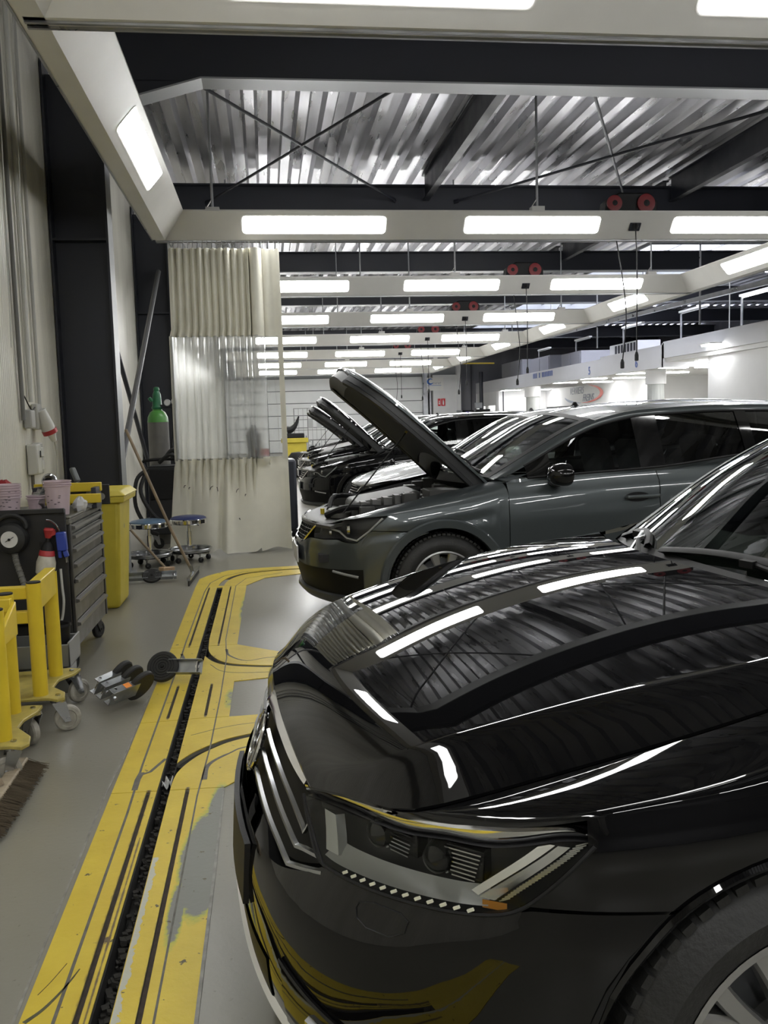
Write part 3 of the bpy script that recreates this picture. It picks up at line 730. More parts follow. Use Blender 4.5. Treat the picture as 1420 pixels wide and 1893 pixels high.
def greenhouse(root, G, body, roofm, name_prefix=''):
    """G: rail table [(s, t, z)], belt table [(s, t, z)], fwd/crown tables, s limits"""
    tab = lambda k, j: [(p[0], p[j]) for p in G[k]]
    rt, rz, bt, bz = tab('rail', 1), tab('rail', 2), tab('belt', 1), tab('belt', 2)
    R = lambda s: Vector((s, interp(rt, s), interp(rz, s)))
    Bf = lambda s: Vector((s, interp(bt, s), interp(bz, s)))
    fw = lambda s: interp(G['fwd'], s); cr = lambda s: interp(G['crown'], s)
    def C(s, q, off=0):
        r = R(s); return Vector((s-fw(s)*(1-q*q), -r.y*q, r.z+cr(s)*(1-q*q)+off))
    qs = lin(-1, 1, 24)
    def strip(s0, s1, n, m, nm, parent, off=0, th=.006, qq=qs, **k):
        rows = [[C(s, q, off) for q in qq] for s in lin(s0, s1, n)]
        return MB().solid(rows, th, lambda i, j: (0, 0, -1)).build(nm, m, parent, world=False, ang=60, **k)
    s0, s1, s2, s3, s4 = G['cut']     # base, windscreen top, roof end, rear glass end, tail of deck
    q2 = lin(-.935, .935, 24)
    ws = strip(s0, s1, 14, WIND, 'windscreen', root, .001, qq=q2, label='sloping windscreen')
    # black surround of the windscreen
    fr = MB()
    for a, b in ((s1-.05, s1-.004),): fr.grid([[C(s, q, .003) for q in q2] for s in lin(a, b, 2)])
    for sg in (-1, 1): fr.grid([[C(s, q*sg, .003) for q in (.868, .935)] for s in lin(s0, s1, 14)])
    fr.grid([[C(s, q, .003) for q in q2] for s in lin(s0, s0+.022, 2)])
    fr.build('windscreen_border', mat('cowl_black', (.006, .006, .006), .5, spec=.2), root, world=False)
    strip(s1, s2, 20, roofm, 'roof', root, .0, .02)
    if s3 > s2: strip(s2, s3, 12, TINT, 'rear_window', root, .001)
    if s4 > s3: strip(s3, s4, 10, body, 'boot_lid', root, 0, .02)
    # pillars and cant rails: the outer edge between roof/windscreen and the side glass
    for sg in (1, -1):
        rows = []
        for s in lin(s0, s3, 60):
            r = R(s); b = Bf(s); h = max(.0, r.z-b.z); d = min(.05, h*.8+.002); v = (b-r).normalized() if h > .001 else Vector((0, .5, -.8))
            c0 = C(s, .935, 0)
            rows.append([Vector((c0.x, -abs(c0.y)*sg, c0.z)), Vector((s, -sg*(r.y+.004), r.z-.004)), Vector((s, -sg*(r.y+v.y*d*.5+.008), r.z+v.z*d*.5)), Vector((s, -sg*(r.y+v.y*d+.004), r.z+v.z*d))])
        MB().grid(rows).build('pillar_rail', body, root, world=False, ang=60)
        # side glass area
        def sp(s, f, off=0):
            r = R(s); b = Bf(s); v = b-r; d = .045/max(v.length, .05); p = r+v*lerp(min(d, .9), 1, f)
            bow = .007*math.sin(PI*f)
            return Vector((s, -sg*(p.y+bow+off), p.z))
        for nm, a, b, m in G['side']:
            rows = [[sp(s, f, .002 if m is not None else .006) for s in lin(a, b, 24)] for f in lin(.0, .97, 8)]
            if nm == 'side_window': MB().grid(rows).build(nm, TINT if m is None else m, root, world=False, ang=60)
            else: MB().grid([[p+Vector((0, -sg*.004, 0)) for p in r] for r in rows]).build(nm, BLACKG, root, world=False, ang=60)
        # waist seal and upper seal
        a, b = G['side'][0][1], G['side'][-1][2]
        MB().tube([sp(s, .975, .006) for s in lin(a, b, 40)], .008, 6).tube([sp(s, .0, .006) for s in lin(a, b, 40)], .009, 6).build('window_seal', BLACKP, root, world=False)
    return R, Bf, C
def cabin(root, xs, zf, ztop, halfw, dash_x, wheel_y):
    f = MB().box(xs[0], xs[1], -halfw, halfw, zf, zf+.03)
    for sg in (-1, 1): f.box(xs[0], xs[1], sg*halfw-.02, sg*halfw+.02, zf, ztop-.05)
    f.box(xs[1]-.03, xs[1], -halfw, halfw, zf, ztop-.05).build('cabin_floor', INTM, root, world=False, smooth=False)
    MB().prism([(dash_x-.35, ztop-.16), (dash_x-.30, ztop-.02), (dash_x, ztop-.01), (dash_x+.05, ztop-.10), (dash_x, zf), (dash_x-.35, zf)], -halfw+.03, halfw-.03, 'y').build('dashboard', INTM, root, world=False, bevel=.02)
    for x in (dash_x+.75, dash_x+1.6):
        for sg in (-1, 1):
            y = sg*.36
            s = MB().obox((x-.2, y, zf+.25), (.26, 0, .03), (0, .25, 0), (0, 0, .09)).obox((x+.10, y, zf+.55), (.05, 0, .012), (0, .24, 0), (-.07, 0, .30))
            o = s.build('seat', SEATM, root, world=False, bevel=.05)
            MB().obox((x+.02, y, zf+.96), (.045, 0, .0), (0, .12, 0), (-.01, 0, .085)).build('headrest', SEATM, o, world=False, bevel=.035)
    c = Vector((dash_x+.16, wheel_y, ztop-.10)); pts = []
    for k in range(28):
        a = 2*PI*k/28; pts.append(c+Vector((.07*math.sin(a), .185*math.cos(a), .17*math.sin(a))))
    w_ = MB().tube(pts, .014, 8, closed=True); w_.cyl(c-Vector((.02, 0, 0)), c+Vector((.02, 0, 0)), .05, n=16).bar(c, c+Vector((0, .18, 0)), .03, .015).bar(c, c-Vector((0, .18, 0)), .03, .015)
    w_.build('steering_wheel', BLACKP, root, world=False)
def door_handle(root, sh, x, z, sg, m):
    u = sh.us(x); p = sh.ring(u*sg, z, .0)
    y = p.y; o = -sg
    MB().lathe([(0, 0), (.06, .002), (.062, .004)], 24, (0, 0, 0), 'y').xf(Matrix.Translation((x-.03, y+o*.002, z)) @ Matrix.Diagonal((1.3, o, .5, 1))).build('handle_cup', BLACKP, root, world=False)
    MB().tube([(x-.105, y+o*.005, z), (x-.09, y+o*.03, z+.002), (x, y+o*.040, z+.004), (x+.09, y+o*.032, z+.006), (x+.11, y+o*.006, z+.006)], .0125, 10, smooth=4).build('door_handle', m, root, world=False)
def mirror(root, x, y, z, sg, cap, low):
    """door mirror; y is the distance of the mirror centre from the middle"""
    c = Vector((x, -sg*y, z)); rows = []
    for i, (dx, k) in enumerate(((-.085, .05), (-.075, .55), (-.045, .85), (0, 1), (.035, 1), (.05, .93))):
        rows.append([c+Vector((dx, -sg*(.115*k*math.cos(a)+.01), .072*k*math.sin(a)*(1.0 if math.sin(a) > 0 else 1.05))) for a in [2*PI*j/28 for j in range(28)]])
    up = MB().grid(rows, closed_u=True).build('mirror_cap', cap, root, world=False, ang=60)
    MB().add(rows[-1], [tuple(range(28))]).build('mirror_glass', mat('mirror_glass', (.6, .62, .62), .02, 1), up, world=False)
    MB().bar(c+Vector((.0, sg*.10, -.03)), (x+.02, -sg*(y-.18), z-.10), .07, .05).bar(c+Vector((0, -sg*.02, -.062)), c+Vector((0, sg*.12, -.06)), .08, .03).build('mirror_foot', low, root, world=False, bevel=.012)
def bezier(a, c, b, n): return [a*(1-t)**2+c*(2*t*(1-t))+b*t*t for t in lin(0, 1, n)]
# ------------------------------------------------------------------ the black saloon in the foreground
COWL = mat('cowl_black', (.006, .006, .006), .5, spec=.2)
def near_car():
    sh = Shape([(0, 0), (.012, .2), (.035, .36), (.075, .50), (.14, .62), (.23, .72), (.36, .815), (.5, .87), (.65, .902), (.8, .915), (1.1, .915), (2.6, .916), (4.0, .90), (4.45, .84), (4.66, .68), (4.76, .4), (4.78, 0)],
        F=[(.12, .085), (.18, .05), (.26, .027), (.34, .018), (.42, .018), (.50, .028), (.56, .051), (.62, .075), (.68, .094), (.735, .117), (.80, .17)],
        S=[(-.7, .05), (-.6, .02), (-.5, .008), (-.35, 0), (-.20, 0), (-.13, .010), (-.125, .010), (-.06, .004), (0, .02), (.04, .042), (.08, .085), (.12, .14)],
        zs=[(0, .74), (.5, .76), (.9, .80), (1.4, .86), (2.4, .90), (4, .93)], w0=.45, w1=1.15)
    root = thing('parked_car', 'glossy black saloon car filling the foreground, seen over its left headlamp and bonnet', 'car', (0, 0, 0))
    pz = sh.ring
    UT = [(.46, .682), (.5, .69), (.68, .713), (.80, .72), (.885, .728), (.935, .735), (1.0, .742), (1.08, .750), (1.105, .744), (1.118, .735)]      # chrome strip, upper edge
    UB = [(.46, .660), (.485, .667), (.685, .690), (.80, .695), (.89, .707), (.958, .711), (1.0, .718), (1.085, .7335), (1.118, .734)]
    # centre line height of the bonnet
    ZC = cspline([(.118, .735), (.19, .778), (.31, .820), (.50, .872), (.75, .929), (1.0, .972), (1.24, 1.0)])
    EK = [(0, .153, .482, .694), (.045, .187, .540, .705), (.09, .221, .604, .716), (.13, .262, .670, .724), (.20, .342, .714, .742), (.32, .47, .738, .775), (.5, .66, .765, .823), (.75, .92, .786, .891), (1, 1.235, .742, .955)]
    ET = [[(k[0], k[j]) for k in EK] for j in (1, 2, 3)]
    ES = [cspline(t) for t in ET]; E = lambda v: Vector([f(v) for f in ES])
    SC = cspline([(0, .118), (.045, .145), (.09, .18), (.13, .215), (.2, .29), (.32, .41), (.5, .585), (.75, .825), (1, 1.085)])
    def hood(v, q, dz=0):
        e = E(v); s0 = SC(v); a = abs(q); z0 = ZC(s0); tc = .86+.05*v
        s = s0+(e.x-s0)*a**2.2; t = e.y*a; dr = .014+.020*v
        if a < tc: z = ZC(s)-dr*(a/tc)**2.2
        else:
            f = (a-tc)/(1-tc); cz = ZC(s0+(e.x-s0)*tc**2.2)-dr; z = cz-(cz-e.z)*(f**1.2)
        if v < .24:
            zz = z0-(z0-e.z)*a**2; f = v/.24; z = lerp(zz, z, f*f*(3-2*f))
        return Vector((s, -t*(1 if q > 0 else -1), z+dz))
    vs_ = [0, .012, .03, .045, .065, .09, .11, .13, .16, .2]+lin(.24, 1, 34)
    qs = sorted(set(lin(-1, 1, 40)+[.86, -.86, .84, -.84, .88, -.88]))
    g = .004
    rows = [[hood(v, q*(1-.0035)) for q in qs] for v in vs_]
    hd = MB().solid(rows, .005, lambda i, j: (0, 0, -1)).build('bonnet', P_BLACK, root, world=False, ang=40, label='long glossy black bonnet reflecting the ceiling lights')
    # fender tops and sides
    sc_, rw = .874, .372
    usx = sh.us
    ztop = lambda u: interp([(a, b) for a, b in UT if a <= 1.06]+[(1.18, .772), (1.3, .782), (1.5, .80), (2.0, .865)], u)
    for sg in (1, -1):
        # patch from the body side shoulder up to the bonnet gap
        rows = []
        cols = lin(0, 1, 46)
        for f in cols:
            v = lerp(.125, 1, f); e = E(v); e = Vector((e.x, e.y+.004, e.z-.001))
            u = lerp(.785, usx(1.36), f**1.0)
            # make the side column sit level with the gap point further back
            xs = sh.base(u)[0]
            u = lerp(u, usx(max(e.x+.04, .25)), .6*min(1, f*3)) if f < 1 else usx(1.36)
            p = pz(u, ztop(u)); p = Vector((p.x, -p.y, p.z)); p2 = pz(u, ztop(u)-.02); d = Vector((0, -(p2.y-p.y*-1)*0, 0))
            c = Vector((lerp(p.x, e.x, .45), p.y-.003, lerp(p.z, e.z, .95)+.003))
            rows.append([Vector((q.x, -sg*q.y, q.z)) for q in bezier(p, c, e, 8)])
        mb = MB().grid(rows)
        us2 = [usx(x) for x in sorted(set(lin(.50, sc_-rw*.999, 6)+cosl(sc_-rw*.999, sc_+rw*.999, 40)+lin(sc_+rw, 1.36, 5)))]
        us2 = [u for u in us2 if u > 1.10]
        seam = .628
        def zlo(u):
            x = sh.base(u)[0]; a = arch_z(x, sc_, rw, .335, .20)
            return max(a, seam) if x < sc_ else a
        rows = []
        for j in range(11): rows.append([pz(u*sg, lerp(zlo(u), ztop(u), j/10)) for u in us2])
        mb.grid(rows)
        lbf = lambda u: interp([(.97, .612), (1.0, .622), (1.118, .733)], u)
        us6 = lin(1.005, us2[0], 12)
        mb.grid([[pz(u*sg, lerp(.628, max(.6285, lbf(u)-.003) if u < 1.118 else ztop(u), j/5)) for u in us6] for j in range(6)])
        fd = mb.build('front_wing', P_BLACK, root, world=False, ang=50, weld=.0005)
        rows = []
        for k in lin(0, 1, 40):      # wheel arch lip
            a = lerp(PI*.97, .03, k); x = sc_+rw*math.cos(a); z = .335+rw*math.sin(a); u = usx(x); p = pz(u*sg, z)
            n = Vector((math.cos(a), 0, math.sin(a)))
            rows.append([p+n*.006+Vector((0, -sg*.004, 0)), p+Vector((0, -sg*.009, 0)), p-n*.006+Vector((0, -sg*.006, 0)), p-n*.012+Vector((0, sg*.03, 0))])
        MB().grid(rows).build('arch_lip', P_BLACK, root, world=False, ang=60)
        rows = [[Vector((sc_+(rw+.01)*math.cos(a), -sg*y, .335+(rw+.01)*math.sin(a))) for y in (.89, .5)] for a in lin(-.3, PI+.3, 24)]
        MB().grid(rows).build('wheel_housing', mat('housing_black', (.008, .008, .008), .9), root, world=False)
    # bumper skin
    lampbot = [(.50, .545), (.56, .580), (.605, .588), (.70, .590), (.80, .594), (.90, .602), (.97, .612), (1.03, .625), (1.5, .628)]
    arch_u = usx(sc_-math.sqrt(rw*rw-(.628-.335)**2))
    gb = [(0, .520), (.30, .522), (.42, .530), (.52, .552), (.57, .570), (.60, .584)]
    top = lambda u: interp(gb+[p for p in lampbot if p[0] > .605], abs(u))-.003
    def bend(u):       # rear end of the bumper follows the arch
        return u
    mb = MB()
    ua = lin(0, 1.0, 60); nz = 22
    zsamp = lambda j: j/nz
    rows = []
    u_of = lambda z: usx(sc_-math.sqrt(max(1e-6, rw*rw-(z-.335)**2))) if z > .335 else usx(sc_-rw)
    for j in range(nz+1):
        r = []
        for k in range(-70, 71):
            f = abs(k)/70; zt = .60; z = lerp(.135, .60, j/nz)
            ue = u_of(lerp(.135, .625, j/nz))-.002
            u = f*ue; z = lerp(.135, top(u), j/nz)
            r.append(pz(u*(1 if k >= 0 else -1), z))
        rows.append(r)
    # lower air intake opening is laid over as black mesh, skin itself stays closed
    MB().grid(rows).build('front_bumper', P_BLACK, root, world=False, ang=60)
    # undertray lip
    MB().tube([pz(u, .135, -.004) for u in lin(-1.1, 1.1, 50)], .014, 8).build('lower_lip', BLACKP, root, world=False)
    # grille: dark recess, slats, emblem
    rows = []
    for j in range(9):
        rows.append([pz(u, lerp(interp(gb, abs(u)), interp([(0, .706), (.46, .660), (.5, .664), (.62, .676)], abs(u)), j/8), -.030) for u in lin(-.60, .60, 40)])
    MB().grid(rows).build('grille_back', COWL, root, world=False)
    def slat(pts, r1=.0065):
        for sg in (1, -1):
            MB().grid([[pz(u*sg, z+dz, of) for dz, of in ((-.0040, -.008), (-.003, .0), (.0025, .001), (.0040, -.006))] for u, z in pts]).build('grille_slat', CHROME_D, root, world=False, label='chrome grille slat')
    cs = lambda P, n=5: [(v.x, v.y) for v in catmull([Vector((a, b, 0)) for a, b in P], n)]
    slat(cs([(.075, .664), (.25, .655), (.38, .638), (.475, .615), (.50, .606)])+cs([(.50, .606), (.507, .616), (.512, .630)], 2))
    slat(cs([(.075, .622), (.25, .614), (.40, .594), (.485, .578)])+cs([(.486, .578), (.52, .584), (.575, .590)], 2))
    slat(cs([(.070, .580), (.22, .574), (.38, .560), (.475, .544)])+cs([(.476, .544), (.53, .556), (.60, .572)], 3))
    # emblem: tilted disc with ring, V and W strokes
    ec = Vector((.074, 0, .617)); n_ = Vector((-.94, 0, .34)).normalized(); ay = Vector((0, -1, 0)); az = n_.cross(ay).normalized()*1
    if az.z < 0: az = -az
    T = lambda a, b, d=0: ec+ay*a+az*b+n_*d
    em = MB(); RR = .066
    em.grid([[T(r*math.cos(2*PI*k/48), r*math.sin(2*PI*k/48), d) for k in range(48)] for r, d in ((0, .0), (RR-.002, 0), (RR, -.006))], closed_u=True)
    e0 = em.build('badge', BLACKG, root, world=False)
    rg = MB(); rg.tube([T(RR*math.cos(2*PI*k/48), RR*math.sin(2*PI*k/48), .002) for k in range(48)], .0045, 8, closed=True)
    def st(a, b): rg.bar(T(*a, .004), T(*b, .004), .009, .004, up=n_)
    st((-.030, .052), (0, .006)); st((.030, .052), (0, .006))
    st((-.052, .034), (-.022, -.050)); st((.052, .034), (.022, -.050)); st((-.022, -.050), (0, -.004)); st((.022, -.050), (0, -.004))
    rg.build('badge_ring', CHROME, e0, world=False)
    # chrome strip under the bonnet edge, running on over the lamp
    rows = []
    for u in lin(-.466, .466, 40):
        a = cspline([(-.01, .716), (.25, .709), (.466, .683), (.5, .680)])(abs(u)); b = interp([(0, .692), (.25, .685), (.42, .668), (.466, .6605)], abs(u))
        rows.append([pz(u, a+.014, -.004), pz(u, a+.008, .003), pz(u, lerp(a, b, .1), .0065), pz(u, lerp(a, b, .6), -.001), pz(u, b, -.012)])
        continue
        v = 0; a = abs(u)/.5; e = hood(0, (1 if u > 0 else -1)*abs(pz(u, .69).y)/.487)
        rows.append([e+Vector((.004, 0, -.004)), e+Vector((-.004, 0, -.006)), pz(u, lerp(.712, .672, (abs(u)/.46)**2), .004), pz(u, lerp(.702, .660, (abs(u)/.46)**2), .0), pz(u, lerp(.702, .660, (abs(u)/.46)**2), -.02)])
    MB().grid(rows).build('chrome_strip', CHROME, root, world=False, ang=30, label='chrome strip under the bonnet edge')
    for sg in (1, -1):
        rows = []
        for u in lin(.468, 1.117, 60):
            a, b = interp(UT, u), interp(UB, u)
            e = E(interp([(.468, 0), (.57, .045), (.68, .09), (.785, .13)], u)); k = max(0, min(1, (u-.74)/.05)); h0 = lerp(Vector((e.x-.003, -sg*(e.y+.003), e.z-.001)), pz(u*sg, a+.002, -.004), k)
            rows.append([h0, pz(u*sg, a-.001, .002), pz(u*sg, lerp(a, b, .12), .0055), pz(u*sg, lerp(a, b, .6), -.001), pz(u*sg, b, -.012)])
        MB().grid(rows).build('lamp_brow', CHROME, root, world=False, ang=40, label='broad chrome brow over the headlamp')
        # headlamp: opening outline, housing, lens
        lt = lambda u: interp(UB, u)-.002
        lb = lambda u: interp([(.475, .655), (.605, .588), (.70, .590), (.80, .594), (.90, .602), (.97, .612), (1.0, .622), (1.118, .733)], u)
        us3 = lin(.478, .97, 40)+lin(.98, 1.114, 12)
        lamp_ = region(sh, [u*sg for u in us3], lambda u: lb(abs(u)), lambda u: lt(abs(u)), 8, .002).build('headlamp', LENS, root, world=False, ang=60, label='clear headlamp with bright light guides')
        back = region(sh, [u*sg for u in us3], lambda u: lb(abs(u)), lambda u: lt(abs(u)), 8, -.055)
        # side walls of the lamp bowl
        for fn in (lb, lt): back.grid([[pz(u*sg, fn(u), -.002), pz(u*sg, fn(u), -.055)] for u in us3])
        back.build('lamp_bowl', mat('lamp_bowl', (.03, .03, .032), .35), lamp_, world=False)
        # silver light guide: U shape hugging the lower edge, up the inner corner and the outer end
        gd = []
        for u in lin(.59, .955, 34): gd.append((u, interp([(.59, .606), (.62, .605), (.70, .608), (.80, .613), (.90, .620), (.955, .626)], u), .011))
        rows = [[pz(u*sg, z-w_*.9, -.006), pz(u*sg, z-w_*.4, -.016), pz(u*sg, z+w_, -.030)] for u, z, w_ in gd]
        m1 = MB().grid(rows)
        m1.grid([[pz(u*sg, z, -.006), pz((u+.035)*sg, z-.002, -.012), pz((u+.04)*sg, z-.004, -.03)] for u, z in ((.555, .662), (.575, .632), (.59, .605))])
        m1.build('light_guide', mat('guide_silver', (.62, .63, .61), .35, .2), lamp_, world=False, label='silver light guide')
        # ribbed outer end, rising to the tip
        rb = MB()
        rb.grid([[pz(lerp(.940, 1.062, f)*sg, lerp(.628, .722, f), -.006), pz(lerp(.965, 1.080, f)*sg, lerp(.625, .720, f), -.009)] for f in lin(0, 1, 12)])
        rb.grid([[pz(lerp(.925, 1.040, f)*sg, lerp(.632, .722, f), -.012), pz(lerp(.938, 1.058, f)*sg, lerp(.629, .722, f), -.007)] for f in lin(0, 1, 12)])
        rb.build('outer_guide', CHROME, lamp_, world=False)
        rr = MB()
        for k in range(26):
            f = k/25
            rr.bar(pz(lerp(.972, 1.088, f)*sg, lerp(.624, .7215, f), -.012), pz(lerp(.990, 1.108, f)*sg, lerp(.632, .728, f), -.010), .0018, .002)
        rr.build('marker_ribs', mat('rib_grey', (.45, .45, .42), .25, .5), lamp_, world=False)
        MB().grid([[pz(u*sg, z, -.008) for u in (.945, .985)] for z in (.612, .624)]).build('amber_reflector', mat('amber', (.65, .27, .03), .3), lamp_, world=False, label='small amber reflector')
        # row of small bright notches under the guide
        nt_ = MB()
        for k in range(12):
            u = .665+k*.0235; z = interp([(.66, .5935), (.80, .600), (.93, .608)], u)
            nt_.bar(pz(u*sg, z, .0035), pz((u+.010)*sg, z+.005, .0035), .003, .0045)
        nt_.build('lamp_notch', mat('notch_white', (.75, .75, .62), .3), lamp_, world=False, label='row of small pale notches')
        # two projector units: louvred boxes with a round lens behind
        for uc, zc in ((.775, .668), (.905, .664)):
            pr_ = MB(); c0 = pz(uc*sg, zc, -.030)
            ax = (pz((uc+.05)*sg, zc, -.030)-pz((uc-.05)*sg, zc, -.030)).normalized(); az_ = Vector((0, 0, 1)); nn = ax.cross(az_)*sg
            nn = -nn if (nn.dot(pz(uc*sg, zc, .1)-c0) < 0) else nn
            pr_.obox(c0-nn*.012, ax*.036, az_*.024, nn*.014)
            pr_.lathe([(0, .028), (.012, .026), (.022, .018), (.027, 0), (.028, -.02)], 20).v
            b_ = pr_
            # move lathe part next to the box
            cnt = 6*20-20
            M_ = Matrix((ax, az_, nn)).transposed().to_4x4(); M_.translation = c0-ax*.040
            k0 = len(b_.v)-5*20
            b_.v[k0:] = [tuple(M_ @ Vector(v)) for v in b_.v[k0:]]
            b_.build('projector', BLACKG, lamp_, world=False, bevel=.002)
            lv = MB()
            for k in range(7):
                z = zc+.021-k*.007
                lv.bar(c0+ax*(-.028+.002*k)+Vector((0, 0, z-zc))+nn*.006, c0+ax*(.036-.002*k)+Vector((0, 0, z-zc))+nn*.008, .006, .0022)
            lv.bar(c0-ax*.032+az_*.020+nn*.006, c0-ax*.026-az_*.022+nn*.006, .005, .004)
            lv.build('louvre', CHROME, lamp_, world=False, label='bright horizontal lamp louvres')
        # black seal round the lamp
        sl = MB(); sl.tube([pz(u*sg, lb(u)-.002, .001) for u in us3], .0035, 6); sl.tube([pz(u*sg, z, .001) for u, z in ((.465, .662), (.54, .62), (.60, .586))], .0035, 6)
        sl.build('lamp_seal', BLACKP, lamp_, world=False)
        # washer cover outline and fog lamp trim in the bumper
        P = [(.765+.055*a, .553+.020*b) for a, b in ((-1, .1), (-.9, .6), (-.3, 1), (.7, 1), (1, .6), (.9, -.3), (.4, -1), (-.5, -1), (-.9, -.6))]
        MB().tube([pz(u*sg, z, .0005) for u, z in P], .0012, 4, closed=True).build('washer_cover', BLACKP, root, world=False)
        fog = region(sh, [u*sg for u in lin(.50, .93, 26)], lambda u: interp([(.50, .235), (.93, .215)], abs(u)), lambda u: interp([(.50, .375), (.62, .352), (.93, .300)], abs(u)), 5, .0025)
        fo = fog.build('fog_trim', BLACKG, root, world=False)
        MB().grid([[pz(u*sg, z+dz, of) for dz, of in ((-.010, .003), (-.006, .013), (.006, .013), (.010, .003))] for u, z in [(u, interp([(.60, .318), (.90, .285)], u)) for u in lin(.60, .90, 20)]]).build('fog_chrome', CHROME_D, fo, world=False, label='chrome strip in the fog lamp trim')
        MB().tube([pz(u*sg, interp([(.50, .382), (.62, .358), (.93, .305)], u), .004) for u in lin(.50, .95, 20)], .005, 6).build('fog_edge', P_BLACK, fo, world=False)
    # wide chrome line low across the bumper
    rows = [[pz(u, .285-.06*abs(u)+dz, of) for dz, of in ((-.007, .0), (-.005, .010), (.000, .013), (.006, .0))] for u in lin(-.70, .70, 60)]
    MB().grid(rows).build('bumper_chrome', CHROME, root, world=False)
    MB().grid([[pz(u, z, .003) for u in lin(-.42, .42, 30)] for z in (.26, .30, .34)]).build('lower_intake', COWL, root, world=False)
    # number plate on its holder
    hp = []
    for z in (.372, .498): hp.append([Vector((min(pz(.26, z).x, .045)-.030+.03*(t/.27)**2*.6, t, z)) for t in lin(-.265, .265, 8)])
    MB().solid(hp, .012, lambda i, j: (1, 0, 0)).build('plate_holder', BLACKP, root, world=False)
    # body side, doors, tail
    beltz = lambda u: interp([(1.3, .935), (2.4, .965), (3.6, .99), (4.3, 1.0)], sh.base(u)[0])
    sr = .874+2.791
    for sg in (1, -1):
        for nm, a, b in (('front_door', 1.366, 2.42), ('rear_door', 2.426, 3.22)):
            us4 = [usx(x) for x in lin(a, b, 16)]
            region(sh, [u*sg for u in us4], .21, lambda u: beltz(abs(u)), 14).build(nm, P_BLACK, root, world=False, ang=50)
        xs = lin(3.226, sr-rw, 4)+cosl(sr-rw, sr+rw, 26)[1:]+lin(sr+rw, 4.3, 4)[1:]
        us4 = [usx(x) for x in xs]
        rows = [[pz(u*sg, lerp(arch_z(sh.base(u)[0], sr, rw, .335, .21), beltz(u), j/10)) for u in us4] for j in range(11)]
        MB().grid(rows).build('rear_wing', P_BLACK, root, world=False, ang=50)
        MB().box(1.3, 3.25, -sg*.88-.02, -sg*.88+.02, .17, .22).build('sill', P_BLACK, root, world=False, bevel=.01)
        for x in (2.25, 3.10): door_handle(root, sh, x, .84, sg, P_BLACK)
    ue = usx(4.3)
    rows = [[pz((ue+(sh.end-ue)*f)*1, z) for f in lin(0, 1, 14)] for z in lin(.22, .95, 8)]
    rows2 = [[Vector((p.x, -p.y, p.z)) for p in r] for r in rows]
    MB().grid(rows).grid(rows2).build('tail', P_BLACK, root, world=False, ang=60)
    G = dict(rail=[(1.30, .755, .930), (1.40, .742, 1.000), (1.60, .700, 1.145), (1.78, .662, 1.245), (1.95, .625, 1.325), (2.1, .60, 1.372), (2.3, .585, 1.400), (2.8, .58, 1.412), (3.3, .575, 1.385), (3.6, .58, 1.31), (4.0, .62, 1.13), (4.28, .68, 1.005), (4.7, .66, .985)],
        belt=[(1.30, .80, .95), (1.6, .835, .945), (2.4, .845, .965), (3.4, .84, .985), (4.28, .80, .995), (4.7, .74, .98)],
        fwd=[(1.30, .15), (1.7, .12), (2.0, .085), (2.2, .03), (2.5, 0), (3.4, 0), (3.6, -.04), (4.28, -.10), (4.7, -.06)],
        crown=[(1.30, .02), (1.6, .035), (2.0, .050), (2.4, .046), (3.4, .045), (4.0, .05), (4.3, .02), (4.7, .015)],
        cut=(1.30, 1.99, 3.42, 4.22, 4.68), side=[('quarter', 1.50, 1.62, None), ('side_window', 1.62, 2.38, WIND), ('door_pillar', 2.38, 2.50, None), ('side_window', 2.50, 3.25, TINT), ('side_window', 3.27, 3.60, TINT)])
    R, Bf, C = greenhouse(root, G, P_BLACK, P_BLACK)
    # belt ledge between doors and glass, cowl panel
    for sg in (1, -1):
        rows = []
        for x in lin(1.366, 4.3, 40):
            u = usx(x); z = beltz(u); p = pz(u, z); b = Bf(x)
            rows.append([Vector((p.x, -sg*abs(p.y), z)), Vector((x, -sg*(b.y+.004), max(b.z, z)+.001))])
        MB().grid(rows).build('waist_ledge', P_BLACK, root, world=False)
        e0 = E(1)
        MB().add([(e0.x, -sg*e0.y, e0.z), (1.36, -sg*.835, .945), (1.30, -sg*.755, .965), (1.52, -sg*.80, 1.0), (1.25, -sg*.80, .935)], [(0, 2, 3, 1), (0, 1, 4)]).build('pillar_base', P_BLACK, root, world=False, smooth=False)
    rows = []
    for q in lin(-1, 1, 30):
        h = hood(1, q*.99); c = C(1.31, q*.955)
        rows.append([h+Vector((-.005, 0, -.02)), Vector((h.x+.01, h.y, h.z-.045)), Vector((lerp(h.x, c.x, .7), c.y, c.z-.05)), c+Vector((0, 0, -.012))])
    MB().grid(rows).build('cowl', COWL, root, world=False)
    # wipers resting low on the glass
    def wiper(q0, q1, qa, s_b=1.312, lab=None):
        pts = [C(s_b+.035*math.sin(PI*f), lerp(q0, q1, f), .014) for f in lin(0, 1, 16)]
        bl = MB().grid([[p+Vector((dx, 0, dz)) for dx, dz in ((-.012, 0), (-.006, .009), (.006, .012), (.014, .003), (.008, -.008))] for p in pts], closed_u=True)
        bo = bl.build('wiper_blade', COWL, root, world=False, ang=60)
        mid = C(s_b+.022, lerp(q0, q1, .48), .020); piv = C(1.30, qa, .0)+Vector((-.05, 0, -.03))
        MB().tube([piv, piv+Vector((.01, 0, .03)), lerp(piv, mid, .5)+Vector((0, 0, .025)), mid], lambda t: .009-.003*t, 8, smooth=5).obox(mid, (.016, .01, 0), (-.004, .020, 0), (0, 0, .008)).build('wiper_arm', COWL, bo, world=False)
    wiper(-.26, .78, .90); wiper(-.80, -.40, -.30, 1.31)
    # shiny wiper joint standing proud at the far end of the cowl
    mj = C(1.31, -.50, .03)
